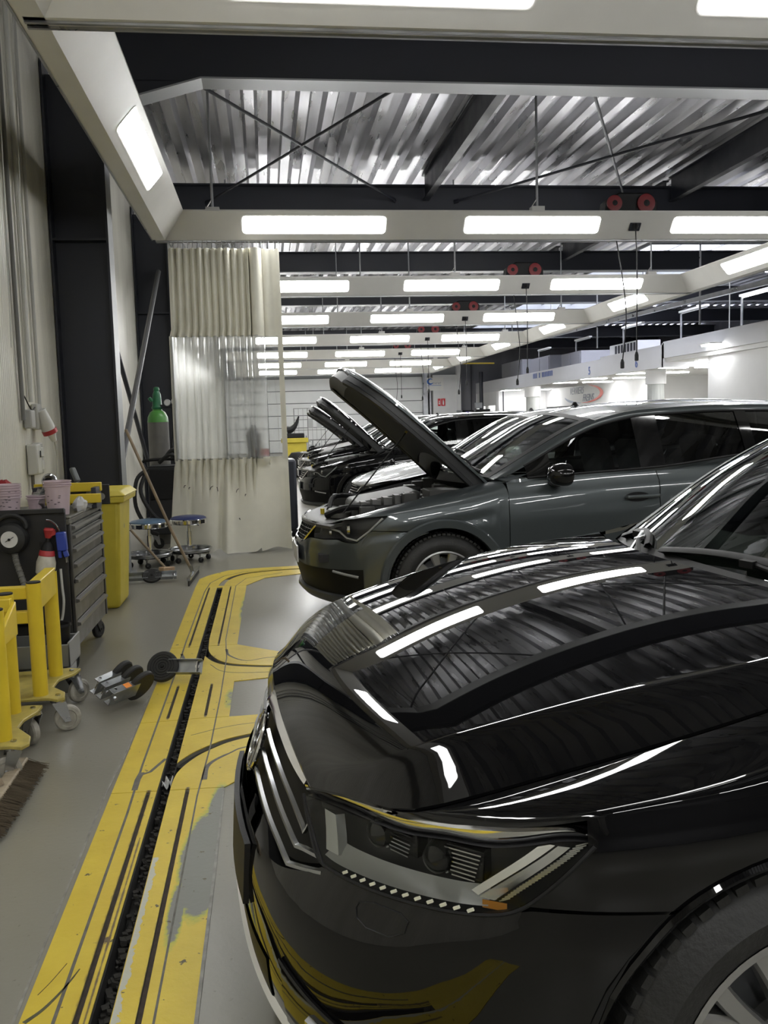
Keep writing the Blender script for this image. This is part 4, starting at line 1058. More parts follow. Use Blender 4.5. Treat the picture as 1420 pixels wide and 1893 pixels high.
    MB().obox(mj, (.014, -.008, .006), (.004, .008, 0), (0, 0, .008)).bar(mj+Vector((.02, .02, .02)), mj+Vector((-.05, -.04, -.03)), .010, .006).build('wiper_joint', CHROME_D, root, world=False, bevel=.004, label='bright metal wiper joint')
    cabin(root, (1.25, 3.9), .30, .97, .70, 1.62, -.37)
    mirror(root, 1.66, 1.0, 1.00, 1, P_BLACK, P_BLACK); mirror(root, 1.95, 1.0, .98, -1, P_BLACK, P_BLACK)
    wheels(root, .874, sr, .335, .225, .232, .895, 10, 'split')
    # dark inner body so that nothing shows through the shut lines
    ib = MB()
    ib.grid([[pz(u, z, -.07) for u in lin(-1.05, 1.05, 60)] for z in lin(.14, .68, 6)])
    ib.grid([[hood(v, q*.97, -.04) for q in lin(-1, 1, 10)] for v in lin(.03, 1, 10)])
    ib.build('inner_body', mat('inner_black', (.004, .004, .004), .9), root, world=False)
    root.location = (-.12, 2.02, 0); root.rotation_euler = (0, 0, .045)
    return root
near_car()
# ------------------------------------------------------------------ the row of hatchback estates behind
def row_car(label, body, pose, open_=True, ang=54.3, rimstyle='plain', lite=False, plate=True, detail=True):
    sh = Shape([(0, 0), (.02, .2), (.06, .38), (.13, .54), (.22, .67), (.34, .78), (.48, .85), (.65, .89), (.85, .905), (1.1, .908), (2.6, .91), (4.0, .89), (4.35, .80), (4.5, .6), (4.55, .3), (4.56, 0)],
        F=[(.10, .05), (.17, .05), (.22, .045), (.32, .02), (.40, 0), (.50, .0), (.505, .004), (.56, .012), (.62, .035), (.67, .055), (.72, .09), (.8, .15)],
        S=[(-.7, .05), (-.6, .02), (-.5, .008), (-.35, .004), (-.20, 0), (-.13, .0), (-.115, .012), (-.06, .006), (0, .02), (.04, .042), (.08, .085), (.12, .14)],
        zs=[(0, .70), (.5, .74), (.9, .80), (1.4, .86), (2.4, .91), (4, .95)], w0=.35, w1=1.05)
    root = thing('parked_car', label, 'car', (0, 0, 0)); pz = sh.ring; usx = sh.us
    UT = [(.0, .690), (.42, .684), (.50, .688), (.622, .698), (.75, .722), (.909, .741), (1.02, .752), (1.105, .759)]
    UBt = [(.42, .640), (.46, .592), (.562, .592), (.722, .602), (.80, .590), (.881, .588), (.994, .67), (1.103, .757)]
    ztop = lambda u: interp(UT+[(1.2, .770), (1.35, .785), (1.6, .815), (1.95, .86)], u)
    ZC = [(.05, .692), (.09, .72), (.16, .752), (.3, .795), (.5, .845), (.75, .895), (.95, .93), (1.12, .955), (1.3, .98)]
    EK = [(0, .115, .43, .686), (.06, .17, .53, .70), (.13, .25, .62, .722), (.22, .36, .68, .752), (.4, .56, .715, .80), (.6, .78, .73, .85), (.8, 1.0, .735, .895), (1, 1.27, .735, .948)]
    ET = [[(k[0], k[j]) for k in EK] for j in (1, 2, 3)]
    E = lambda v: Vector([interp(t, v) for t in ET])
    SC = [(0, .052), (.06, .09), (.13, .16), (.22, .26), (.4, .45), (.6, .68), (.8, .84), (1, 1.01)]
    def hood(v, q, dz=0):
        e = E(v); s0 = interp(SC, v); a = abs(q); z0 = interp(ZC, s0); tc = .80
        s = s0+(e.x-s0)*a**2.2; cz = interp(ZC, s0+(e.x-s0)*tc**2.2)-.028
        z = interp(ZC, s)-.028*(a/tc)**2.2 if a < tc else cz-(cz-e.z)*((a-tc)/(1-tc))**1.3
        if v < .25: z = lerp(z0-(z0-e.z)*a*a, z, (v/.25)**.8)
        return Vector((s, -e.y*a*(1 if q > 0 else -1), z+dz))
    th = math.radians(-ang) if open_ else 0
    hx, hz = 1.20, .915
    def rot(p):
        dx, dz = p.x-hx, p.z-hz
        return Vector((hx+dx*math.cos(th)-dz*math.sin(th), p.y, hz+dx*math.sin(th)+dz*math.cos(th)))
    qs = sorted(set(lin(-1, 1, 24)+[.8, -.8])); vs_ = [0, .015, .04, .08, .13, .2]+lin(.26, 1, 16)
    up = Vector((-math.sin(th), 0, math.cos(th)))
    hb = MB().solid([[rot(hood(v, q*.996)) for q in qs] for v in vs_], -.016, lambda i, j: up).build('bonnet', body, root, world=False, ang=45, label='raised bonnet' if open_ else None)
    if open_:
        # inner pressing with lining and ribs
        ip = MB()
        ip.solid([[rot(hood(v, q, -.018)) for q in lin(-.95, .95, 18)] for v in lin(.02, .98, 14)], -.075, lambda i, j: up)
        ip.build('bonnet_frame', mat('bonnet_inner', (.02, .021, .022), .4), hb, world=False, ang=50)
        ln = MB().solid([[rot(hood(v, q, -.094)) for q in lin(-.80, .80, 14)] for v in lin(.16, .86, 12)], -.010, lambda i, j: up)
        ln.build('bonnet_lining', mat('lining', (.010, .011, .014), .8), hb, world=False, ang=50)
        rb = MB()
        for q in (-.93, .93): rb.tube([rot(hood(v, q, -.085)) for v in lin(.04, .97, 12)], .020, 6)
        rb.tube([rot(hood(.05, q, -.045)) for q in lin(-.8, .8, 10)], .016, 6)
        for q in (-.3, .3): rb.tube([rot(hood(v, q, -.045)) for v in lin(.04, .15, 4)], .012, 6)
        for sg in (-1, 1):      # hinges
            a = rot(hood(.97, .93*sg, -.04)); rb.bar(a, (1.16, -sg*.70, .86), .03, .012).bar((1.16, -sg*.70, .86), (1.26, -sg*.72, .88), .03, .012)
        rb.build('bonnet_rib', mat('bonnet_inner', (.02, .021, .022), .4), hb, world=False)
        # the stay
        a = rot(hood(.52, .62, -.05)); b = Vector((.30, -.50, .755))
        MB().tube([b, lerp(b, a, .5)+Vector((0, 0, .0)), a], .0055, 6).build('bonnet_stay', BLACKP, root, world=False)
        MB().bar(lerp(b, a, .90), a+(a-b).normalized()*.03, .014, .014).build('stay_grip', mat('grip_yellow', (.45, .36, .08), .5), root, world=False, label='yellowish grip of the bonnet stay')
        MB().tube([(1.15, -.45, .86), (1.20, -.40, .95), (1.16, -.36, 1.06), rot(hood(.82, .4, -.05))], .007, 6, smooth=4).build('washer_hose', BLACKP, root, world=False)
        # engine bay
        bay = MB()
        bay.grid([[Vector((E(v).x, -q*(E(v).y-.03), E(v).z-.02)) for v in lin(.05, .98, 14)] for q in (1,)]+[[Vector((E(v).x, -(E(v).y-.10), E(v).z-.09)) for v in lin(.05, .98, 14)]]+[[Vector((E(v).x, -(E(v).y-.16), .50)) for v in lin(.05, .98, 14)]])
        bay.grid([[Vector((E(v).x, (E(v).y-.03), E(v).z-.02)) for v in lin(.05, .98, 14)]]+[[Vector((E(v).x, (E(v).y-.10), E(v).z-.09)) for v in lin(.05, .98, 14)]]+[[Vector((E(v).x, (E(v).y-.16), .50)) for v in lin(.05, .98, 14)]])
        bay.box(.12, 1.2, -.62, .62, .45, .50).box(1.12, 1.16, -.7, .7, .5, .86)
        bo = bay.build('engine_bay', INTM, root, world=False)
        ENG = mat('engine_plastic', (.055, .055, .052), .5, bump=.1, bscale=120)
        fp = MB()      # slam panel behind grille and lamps
        fp.solid([[Vector((.07+.15*(t/.62)**2+dx, t, z+.0)) for t in lin(-.62, .62, 16)] for dx, z in ((-.02, .680), (.02, .694), (.10, .700), (.16, .690), (.17, .62))], -.02, lambda i, j: (0, 0, 1))
        fp.build('slam_panel', ENG, bo, world=False)
        MB().lathe([(0, .05), (.8, .048), (1, .03), (1, 0)], 24).xf(Matrix.Translation((.29, -.22, .705)) @ Matrix.Diagonal((.085, .16, 1, 1))).build('air_box', mat('airbox_grey', (.09, .088, .078), .5), bo, world=False)
        ec = MB().add([(.36, -.40, .62), (.84, -.40, .62), (.84, .20, .62), (.36, .20, .62), (.38, -.38, .80), (.84, -.36, .87), (.84, .18, .87), (.38, .18, .80)], [(0, 3, 2, 1), (4, 5, 6, 7), (0, 1, 5, 4), (1, 2, 6, 5), (2, 3, 7, 6), (3, 0, 4, 7)])
        ec.build('engine_cover', ENG, bo, world=False, bevel=.03)
        cb = MB()
        for k in range(5): cb.box(.42+k*.075, .455+k*.075, -.47, -.36, .74, .815+k*.012).box(.42+k*.075, .48+k*.075, -.44, -.41, .74, .81+k*.012)
        cb.build('coil_comb', mat('comb_grey', (.13, .13, .125), .45), bo, world=False, smooth=False)
        random.seed(11); cl = MB()
        for k in range(46):
            x = random.uniform(.2, 1.08); y = random.uniform(-.58, .58); s_ = random.uniform(.02, .06)
            if x < .34 or (.36 < x < .86 and -.48 < y < .24): continue
            cl.obox((x, y, .66+.12*x+random.uniform(0, .08)), (s_, random.uniform(-.3, .3)*s_, 0), (0, s_*random.uniform(.5, 1.5), 0), (0, 0, s_*.8))
        cl.box(.86, 1.08, -.55, -.30, .6, .88).build('engine_parts', ENG, bo, world=False, bevel=.006, smooth=False)['kind'] = 'stuff'
        for k, pts in enumerate((((.2, -.3, .72), (.35, -.42, .78), (.6, -.50, .77), (.9, -.48, .80)), ((.25, .1, .72), (.32, .28, .80), (.6, .36, .78), (.95, .25, .83)), ((.85, -.35, .78), (.98, -.30, .85), (1.05, -.05, .84), (.95, .15, .80)))):
            MB().tube(pts, .022-.004*k, 8, smooth=5).build('hose', BLACKP, bo, world=False)
        MB().tube([(.80, -.52, .80), (.86, -.50, .815), (.99, -.52, .845), (1.03, -.60, .865), (1.10, -.63, .875)], .012, 8, smooth=4).build('brake_pipe', CHROME_D, bo, world=False)
        for x, y in ((.20, .05), (.27, -.02)): MB().cyl((x, y, .69), (x, y, .735), .015, n=12).build('yellow_cap', mat('cap_yellow', (.55, .42, .03), .5), bo, world=False)
    # front wings
    sc_, rw, zc = .885, .355, .318
    for sg in (1, -1):
        rows = []
        for f in lin(0, 1, 36):
            v = lerp(.08, 1, f); e = E(v)+Vector((0, .004, -.001))
            e = Vector((e.x, abs(e.y), e.z)); u = max(.66, usx(max(e.x+.05*(1-f), .2))); u = lerp(u, usx(1.30), f**3)
            p = pz(u, ztop(u)); p = Vector((p.x, -p.y, p.z))
            c = Vector((lerp(p.x, e.x, .45), p.y-.014, lerp(p.z, e.z, .86)+.004))
            rows.append([Vector((q.x, -sg*q.y, q.z)) for q in bezier(p, c, e, 7)])
        mb = MB().grid(rows)
        seam = lambda u: interp([(1.0, .665), (1.15, .662), (1.3, .65)], u)
        us2 = [usx(x) for x in sorted(set(lin(.60, 1.297, 12)+cosl(sc_-rw*.999, sc_+rw*.999, 36)))]
        rows = [[pz(u*sg, lerp(max(arch_z(sh.base(u)[0], sc_, rw, zc, .20), seam(u) if sh.base(u)[0] < sc_ else 0), ztop(u), j/9)) for u in us2] for j in range(10)]
        mb.grid(rows)
        us5 = lin(.99, us2[0], 8)
        mb.grid([[pz(u*sg, lerp(min(seam(u), interp(UBt, u)), interp(UBt, u) if u < 1.103 else ztop(u), j/3)) for u in us5] for j in range(4)])
        mb.build('front_wing', body, root, world=False, ang=50, weld=.0004)
        rows = []
        for k in lin(0, 1, 32):
            a = lerp(PI*1.0, 0, k); x = sc_+rw*math.cos(a); z = zc+rw*math.sin(a); u = usx(x); p = pz(u*sg, z); n = Vector((math.cos(a), 0, math.sin(a)))
            rows.append([p+n*.055+Vector((0, -sg*.001, 0)), p+n*.045+Vector((0, -sg*.012, 0)), p+Vector((0, -sg*.010, 0)), p-n*.006+Vector((0, sg*.03, 0))])
        MB().grid(rows).build('arch_lip', body, root, world=False, ang=40)
        rows = [[Vector((sc_+(rw+.01)*math.cos(a), -sg*y, zc+(rw+.01)*math.sin(a))) for y in (.88, .5)] for a in lin(-.3, PI+.3, 20)]
        MB().grid(rows).build('wheel_housing', mat('housing_black', (.008, .008, .008), .9), root, world=False)
    # bumper
    u_of = lambda z: usx(sc_-math.sqrt(max(1e-6, rw*rw-(z-zc)**2))) if z > zc else usx(sc_-rw)
    gb = [(0, .552), (.22, .548), (.30, .562), (.40, .63), (.44, .66), (.462, .592)]
    top = lambda u: interp([(0, .552), (.24, .548), (.30, .562), (.42, .590), (.562, .590), (.722, .600), (.80, .588), (.881, .586), (.994, .663), (1.3, .65)], u)-.002
    rows = []
    for j in range(21):
        r = []
        for k in range(-56, 57):
            f = abs(k)/56; ue = u_of(lerp(.20, .66, j/20))-.001; u = f*ue; r.append(pz(u*(1 if k >= 0 else -1), lerp(.235, top(u), j/20)))
        rows.append(r)
    MB().grid(rows).build('front_bumper', body, root, world=False, ang=40)
    lp = MB().grid([[pz(u, z, of) for u in lin(-1.02, 1.02, 50)] for z, of in ((.245, .004), (.238, .030), (.215, .034), (.185, .01))])
    lp.build('lower_lip', mat('lip_grey', (.05, .052, .053), .4), root, world=False)
    hi = lambda u: interp([(0, .398), (.55, .405), (.95, .420)], abs(u))
    MB().grid([[pz(u, lerp(.248, hi(u), f), .003) for u in lin(-.93+.0, .93, 50)] for f in lin(0, 1, 4)]).build('lower_intake', COWL, root, world=False)
    # grille
    if True:
        glo = lambda u: interp([(0, .560), (.24, .556), (.30, .572), (.40, .645), (.43, .672)], abs(u))
        MB().grid([[pz(u, lerp(glo(u), .682, f), -.012) for u in lin(-.43, .43, 30)] for f in lin(0, 1, 4)]).build('grille', COWL, root, world=False)
        fr = MB().tube([pz(u, glo(u)-.004, .004) for u in lin(-.44, .44, 36)]+[pz(u, .686, .004) for u in lin(.44, -.44, 30)], .008, 8, closed=True)
        fr.build('grille_frame', CHROME, root, world=False)
        gs = MB()
        for z in (.585, .61, .635, .66):
            a = min(.42, interp([(.56, .25), (.572, .30), (.645, .40), (.68, .43)], z)-.01); gs.tube([pz(u, z, -.004) for u in lin(-a, a, 20)], .0045, 5)
        for u in lin(-.36, .36, 13): gs.tube([pz(u, z, -.004) for z in lin(max(glo(u)+.01, .57), .675, 3)], .003, 5)
        gs.build('grille_bars', BLACKG, root, world=False)
    if plate:
        MB().solid([[Vector((-.012+.10*t*t, t, z)) for t in lin(-.26, .26, 8)] for z in (.405, .515)], .01, lambda i, j: (1, 0, 0)).build('number_plate', PLATEM, root, world=False)
    for sg in (1, -1):
        us3 = lin(.435, 1.098, 44); lb = lambda u: interp(UBt, u); lt = lambda u: interp(UT, u)-.001
        lamp_ = region(sh, [u*sg for u in us3], lambda u: lb(abs(u)), lambda u: lt(abs(u)), 6, .002).build('headlamp', LENS, root, world=False, ang=60)
        bk = region(sh, [u*sg for u in us3], lambda u: lb(abs(u)), lambda u: lt(abs(u)), 6, -.04)
        for fn in (lb, lt): bk.grid([[pz(u*sg, fn(u), -.001), pz(u*sg, fn(u), -.04)] for u in us3])
        bk.build('lamp_bowl', mat('lamp_bowl', (.03, .03, .032), .35), lamp_, world=False)
        MB().tube([pz(u*sg, z, -.008) for u, z in ((.60, .665), (.70, .655), (.735, .650), (.80, .612), (.885, .600), (.97, .66), (1.06, .74))], .0065, 6).build('running_light', mat('guide_silver', (.62, .63, .61), .35, .2), lamp_, world=False, label='silver angled light guide')
        MB().lathe([(0, .0), (.03, -.012), (.036, .004), (.03, .006)], 18, (0, 0, 0), 'x').xf(Matrix.Translation(pz(.80*sg, .665, -.028))).lathe([(0, .0), (.02, -.01), (.028, .004)], 18, tuple(pz(.62*sg, .635, -.022)), 'x').build('reflector', CHROME, lamp_, world=False)
        MB().tube([pz(u*sg, interp([(.70, .398), (.90, .372)], u), .006) for u in lin(.70, .90, 6)], .010, 6).build('fog_lamp', CHROME_D, root, world=False)
    # sides
    beltz = lambda u: interp([(1.25, .925), (1.41, .935), (2.3, .975), (2.92, 1.03), (3.5, 1.06), (4.4, 1.06)], sh.base(u)[0])
    sr = .885+2.636
    for sg in (1, -1):
        for a, b in ((1.302, 2.29), (2.296, 3.14)):
            region(sh, [usx(x)*sg for x in lin(a, b, 14)], .21, lambda u: beltz(abs(u)), 14).build('door', body, root, world=False, ang=35)
        xs = lin(3.146, sr-rw, 3)+cosl(sr-rw, sr+rw, 22)[1:]+lin(sr+rw, 4.2, 3)[1:]
        MB().grid([[pz(usx(x)*sg, lerp(arch_z(x, sr, rw, zc, .21), beltz(usx(x)), j/10)) for x in xs] for j in range(11)]).build('rear_wing', body, root, world=False, ang=50)
        MB().box(1.25, 3.15, -sg*.875-.02, -sg*.875+.02, .17, .22).build('sill', body, root, world=False)
        for x in (2.17, 3.02): door_handle(root, sh, x, .818 if x < 3 else .845, sg, body)
    ue = usx(4.2)
    rows = [[pz(ue+(sh.end-ue)*f, z) for f in lin(0, 1, 12)] for z in lin(.22, 1.06, 8)]
    MB().grid(rows).grid([[Vector((p.x, -p.y, p.z)) for p in r] for r in rows]).build('tail', body, root, world=False, ang=60)
    G = dict(rail=[(1.24, .745, .955), (1.5, .718, 1.095), (1.85, .675, 1.272), (2.0, .660, 1.322), (2.26, .645, 1.368), (2.8, .635, 1.388), (3.4, .63, 1.375), (3.8, .635, 1.33), (4.1, .645, 1.22), (4.42, .66, 1.03), (4.5, .66, 1.0)],
        belt=[(1.24, .80, .94), (1.41, .825, .955), (2.3, .84, .99), (2.92, .83, 1.055), (3.5, .82, 1.08), (4.5, .74, 1.08)],
        fwd=[(1.24, .15), (1.6, .13), (1.98, .10), (2.3, .03), (2.6, 0), (3.6, 0), (3.9, -.06), (4.5, -.10)],
        crown=[(1.24, .02), (1.6, .045), (2.0, .062), (2.4, .058), (3.4, .055), (4.0, .05), (4.5, .03)],
        cut=(1.24, 1.95, 3.95, 4.44, 4.44), side=[('quarter', 1.44, 1.60, None), ('side_window', 1.60, 2.19, SIDEG), ('door_pillar', 2.19, 2.36, None), ('side_window', 2.36, 2.92, TINT), ('door_pillar', 2.92, 3.0, None), ('side_window', 3.0, 3.62, TINT), ('door_pillar', 3.62, 3.7, None)])
    R, Bf, C = greenhouse(root, G, body, body)
    for sg in (1, -1):
        rows = []
        for x in lin(1.30, 4.2, 36):
            u = usx(x); z = beltz(u); p = pz(u, z); b = Bf(x); rows.append([Vector((p.x, -sg*abs(p.y), z)), Vector((x, -sg*(b.y+.004), max(b.z, z)+.001))])
        MB().grid(rows).build('waist_ledge', body, root, world=False)
        e0 = E(1)
        MB().add([(e0.x, -sg*e0.y, e0.z), (1.31, -sg*.83, .94), (1.24, -sg*.745, .957), (1.46, -sg*.80, .985), (1.2, -sg*.79, .915)], [(0, 2, 3, 1), (0, 1, 4)]).build('pillar_base', body, root, world=False, smooth=False)
        # flat fill between belt and rail behind the last window
        MB().grid([[Vector((s, -sg*lerp(Bf(s).y, R(s).y+.004, f), lerp(Bf(s).z, R(s).z, f))) for s in lin(3.68, 4.42, 14)] for f in lin(0, 1, 5)]).build('rear_quarter', body, root, world=False)
        mirror(root, 1.60, .985, .985, sg, BLACKG if body is P_GREY else body, BLACKP)
    rows = [[hood(1, q*.99)+Vector((0, 0, -.02)), hood(1, q*.99)+Vector((.03, 0, -.05)), C(1.24, q*.955)+Vector((0, 0, -.012))] for q in lin(-1, 1, 20)]
    MB().grid(rows).build('cowl', BLACKP, root, world=False)
    for q0, q1 in ((-.1, .75), (-.8, -.2)):
        MB().tube([C(1.27+.03*math.sin(PI*f), lerp(q0, q1, f), .016) for f in lin(0, 1, 10)], .008, 6).build('wiper_blade', BLACKP, root, world=False)
    MB().lathe([(0, .03), (.012, .028), (.022, .01), (.035, 0)], 12, (2.06, 0, R(2.15).z+.058)).build('roof_knob', BLACKP, root, world=False)
    cabin(root, (1.2, 3.9), .32, .95, .68, 1.55, -.36)
    wheels(root, sc_, sr, .316, .20, .205, .885, 10, 'plain')
    ib = MB().grid([[pz(u, z, -.06) for u in lin(-1.0, 1.0, 50)] for z in lin(.2, .66, 5)]).grid([[pz(usx(x), z, -.05) for x in lin(1.2, 4.2, 20)] for z in lin(.25, .9, 4)]).grid([[pz(-usx(x), z, -.05) for x in lin(1.2, 4.2, 20)] for z in lin(.25, .9, 4)])
    ib.build('inner_body', mat('inner_black', (.004, .004, .004), .9), root, world=False)
    root.location = (pose[0], pose[1], 0); root.rotation_euler = (0, 0, pose[2])
    return root
row_car('dark grey estate car with its bonnet raised, second from the viewer', P_GREY, (.180, 6.30, .012))
row_car('silver car with its bonnet closed, behind the dark grey car', P_SILVER, (.86, 9.7, -.02), open_=False)
row_car('black car with its bonnet raised, behind the silver car', P_BLACK, (.46, 13.1, -.02))
row_car('black car with its bonnet raised, farther back than the other black one', P_BLACK, (.56, 16.4, 0), ang=50)
row_car('white car with its bonnet raised, farthest in the row', P_WHITE, (.72, 20.6, 0), ang=50)
# ------------------------------------------------------------------ plastic strip curtain
CREAM = mat('curtain_cream', (.80, .78, .67), .42, noise=.12, nscale=4)
CREAM.node_tree.nodes['Principled BSDF'].inputs['Subsurface Weight'].default_value = 0
def vinyl(h=.10):
    m = bpy.data.materials.new('clear_vinyl'); m.use_nodes = True; nt = m.node_tree; L = nt.links.new
    b = nt.nodes['Principled BSDF']; b.inputs['Base Color'].default_value = (.72, .73, .72, 1); b.inputs['Roughness'].default_value = .5
    t = N(nt, 'BsdfTransparent'); t.inputs[0].default_value = (.95, .96, .95, 1)
    g = N(nt, 'BsdfGlossy'); g.inputs['Roughness'].default_value = .07
    f = N(nt, 'Fresnel'); f.inputs[0].default_value = 1.5
    tc = N(nt, 'TexCoord'); mp = N(nt, 'Mapping'); mp.inputs['Scale'].default_value = (30, 30, 1.4); n = N(nt, 'TexNoise'); n.inputs['Scale'].default_value = 1.6; n.inputs['Detail'].default_value = 4
    L(tc.outputs['Object'], mp.inputs[0]); L(mp.outputs[0], n.inputs[0]); bp = N(nt, 'Bump'); bp.inputs['Strength'].default_value = .5; bp.inputs['Distance'].default_value = .02; L(n.outputs[0], bp.inputs['Height'])
    L(bp.outputs[0], g.inputs['Normal']); L(bp.outputs[0], f.inputs['Normal'])
    x = N(nt, 'MixShader'); x.inputs[0].default_value = h; L(t.outputs[0], x.inputs[1]); L(b.outputs[0], x.inputs[2])
    y = N(nt, 'MixShader'); L(f.outputs[0], y.inputs[0]); L(x.outputs[0], y.inputs[1]); L(g.outputs[0], y.inputs[2]); L(y.outputs[0], nt.nodes['Material Output'].inputs[0])
    return m
VINYL = vinyl()
cur = thing('strip_curtain', 'tall cream workshop curtain with a clear plastic middle band, bunched below the duct corner', 'curtain', (-.35, 9.62, 0))
CY = 9.62
random.seed(21)
ph = [random.uniform(-.6, .6) for _ in range(40)]
def cur_pt(u, z):
    """u 0..1 across; pleated on the left, one big roll, flat on the right"""
    flare = max(0, (1.0-z))*.05
    xl = -.92-.02*(z < 2.3)-flare*1.6-.03*max(0, 1-z/3.2); xr = .215+.02*(3.2-z)/3.2+.0*flare
    if z < .95:                    # lower band hangs looser, with wide waves
        k = (.95-z)/.95
        x = lerp(xl, xr, u); y = .022*math.sin(u*2*PI*2.3+.6)+.028*math.sin(u*2*PI*1.6)*k-.05*math.exp(-((u-.47)/.035)**2)+.035*math.exp(-((u-.42)/.02)**2)+.03*math.exp(-((u-.16)/.02)**2)
        pl = .045-.085*abs(math.sin(PI*11.5*u/.72))**.62 if u < .72 else .02
        y = lerp(pl, y, min(1, k*2.6)**.7); y -= .22*k*(.35+.65*math.sin(PI*min(1, u*1.05))**.7)
        return Vector((x, CY+y, z))
    if u < .72:
        k = 11.5*u/.72; w = .9+.2*math.sin(3.1*u*9)
        x = lerp(xl, lerp(xl, xr, .72), u/.72)+.008*math.sin(z*1.5+u*30)*(3.2-z)*.5
        y = .045-.085*abs(math.sin(PI*k+.12*math.sin(z*1.3+u*7)))**.62*w
    elif u < .84:
        f = (u-.72)/.12; a = PI*(f*1.15); x = lerp(xl, xr, .72)+(xr-xl)*.115*(1-math.cos(a))/2*1.05; y = .055-.115*math.sin(a)
    else:
        f = (u-.84)/.16; x = lerp(lerp(xl, xr, .835), xr, f); y = .03+.010*math.sin(f*9+z)
    return Vector((x, CY+y, z))
us_c = lin(0, .72, 230)+lin(.7225, .84, 24)+lin(.85, 1, 18)
def cpanel(zs_, m, nm, **k):
    rows = [[cur_pt(u, z(u) if callable(z) else z) for u in us_c] for z in zs_]
    return MB().grid(rows).build(nm, m, cur, ang=80, **k)
cpanel([3.165, 3.1, 2.9, 2.7, 2.5, 2.35, 2.265], CREAM, 'top_band', label='pleated cream upper band')
_uc = us_c
us_c = [u for u in _uc if u <= .8401]; cpanel([2.275]+lin(2.2, 1.05, 14)+[.985], vinyl(.40), 'clear_band', label='pleated clear plastic middle band')
us_c = [u for u in _uc if u >= .8399]; cpanel([2.275]+lin(2.2, 1.05, 14)+[.985], VINYL, 'clear_band', label='flat clear plastic window at the right of the curtain')
us_c = _uc
def hem(u): return .012+.05*max(0, math.sin(u*17+1))**3*(u < .75)+.03*max(0, math.sin(u*9))**4
rows = [[(lambda zz: cur_pt(u, zz))(lerp(1.0, hem(u), f)) for u in us_c] for f in lin(0, 1, 22)]
# bend the very bottom outwards where it touches the floor
MB().grid(rows).build('bottom_band', CREAM, cur, ang=80, label='cream lower band with scuff marks')
MB().grid([[cur_pt(u, z)+Vector((0, -.004, 0)) for u in lin(.955, 1, 4)] for z in (2.28, 1.6, .97)]).grid([[Vector((cur_pt(0, z).x-.004+.03*f, cur_pt(0, z).y-.005, z)) for f in (0, 1)] for z in (2.28, 1.6, .97)]).build('edge_band', CREAM, cur)
hk = MB()
for k in range(24):
    u = k/23; p = cur_pt(u, 3.16); hk.tube([(p.x, p.y, 3.15), (p.x, CY+.06, 3.2), (p.x, CY+.11, 3.262)], .004, 5)
hk.build('hook', GALV, cur)
sm = MB()
for u, z, du, dz in ((.33, .70, .025, .05), (.14, .70, .01, .03), (.55, .66, .02, .05), (.62, .61, .008, .03), (.57, .36, .01, .0), (.10, .72, .015, .04), (.38, .68, .012, -.03)):
    sm.tube([cur_pt(u+du*(f-.5), z+dz*(f-.5)+.01*math.sin(f*5))+Vector((0, -.006, 0)) for f in lin(0, 1, 6)], .003, 4)
sm.build('scuff', BLACKP, cur, label='dark scuff marks')

# ------------------------------------------------------------------ wall fittings above the cabinet
GREYP = mat('grey_plastic', (.42, .42, .40), .5); BEIGE = mat('pale_plastic', (.55, .55, .52), .45)
wx = -1.785
def conduit(y, z0, z1, r, label, m=GREYP): return tag(MB().cyl((wx+.02, y, z0), (wx+.02, y+.0, z1), r, n=10).build('wall_conduit', m), label, 'pipe')
conduit(6.93, 1.42, 4.6, .016, 'grey conduit rising up the left wall, nearest to the viewer', mat('conduit_dark', (.16, .16, .15), .5))
conduit(7.18, 1.56, 4.6, .018, 'pale conduit rising up the left wall from the sockets', BEIGE)
conduit(7.44, 1.50, 4.6, .013, 'thin grey conduit on the left wall, nearest to the dark column')
conduit(7.08, .9, 1.22, .013, 'short brown pipe running down the wall below the switch box', mat('pipe_brown', (.12, .11, .09), .6))
def wbox(name, y0, y1, z0, z1, d, m, label, cat, extra=None):
    t = thing(name, label, cat, (wx, (y0+y1)/2, z0)); MB().box(wx, wx+d, y0, y1, z0, z1).build('housing', m, t, bevel=.012)
    if extra: extra(t)
    return t
def exs(t): MB().box(wx+.085, wx+.092, 7.075, 7.085, 1.14, 1.19).build('switch_slot', BLACKP, t)
wbox('switch_box', 7.02, 7.15, 1.01, 1.24, .08, BEIGE, 'tall pale switch box on the left wall', 'switch', exs)
def exs2(t):
    for z in (1.04, 1.14): MB().box(wx+.06, wx+.07, 7.19, 7.27, z, z+.075).build('lid', BEIGE, t, bevel=.006)
wbox('wall_socket', 7.17, 7.29, 1.01, 1.25, .06, GREYP, 'double grey socket beside the tall switch box', 'socket', exs2)
wbox('junction_box', 7.0, 7.12, 1.36, 1.50, .06, GREYP, 'small pale junction box above the tall switch box', 'junction box')
t = thing('power_plug', 'white industrial socket with red rim and plug tilted out from the wall', 'plug', (wx, 7.42, 1.4))
d = Vector((.32, .35, -1)).normalized(); a = Vector((wx+.05, 7.30, 1.50))
MB().cyl(a, a+d*.17, .045, .055).build('socket_body', BEIGE, t, bevel=.004)
MB().cyl(a+d*.165, a+d*.20, .058, .058).build('red_rim', REDP, t, label='red socket rim')
MB().cyl(a+d*.2, a+d*.27, .032, .02).build('plug_body', BEIGE, t)
MB().box(wx, wx+.05, 7.24, 7.36, 1.35, 1.55).build('back_box', GREYP, t, bevel=.01)
q = a+d*.27
MB().tube([q, q+Vector((.01, .02, -.12)), q+Vector((0, .0, -.28)), q+Vector((0, -.04, -.34)), (wx+.12, 7.2, .93)], .008, 6, smooth=6).build('cable', GREYP, t)
tag(MB().tube([(wx+.03, 6.95, 1.6), (wx+.05, 7.05, 1.50), (wx+.04, 7.2, 1.52)], .005, 6, smooth=5).build('looped_wire', BLACKP), 'thin black wire looping between the wall boxes', 'wire')
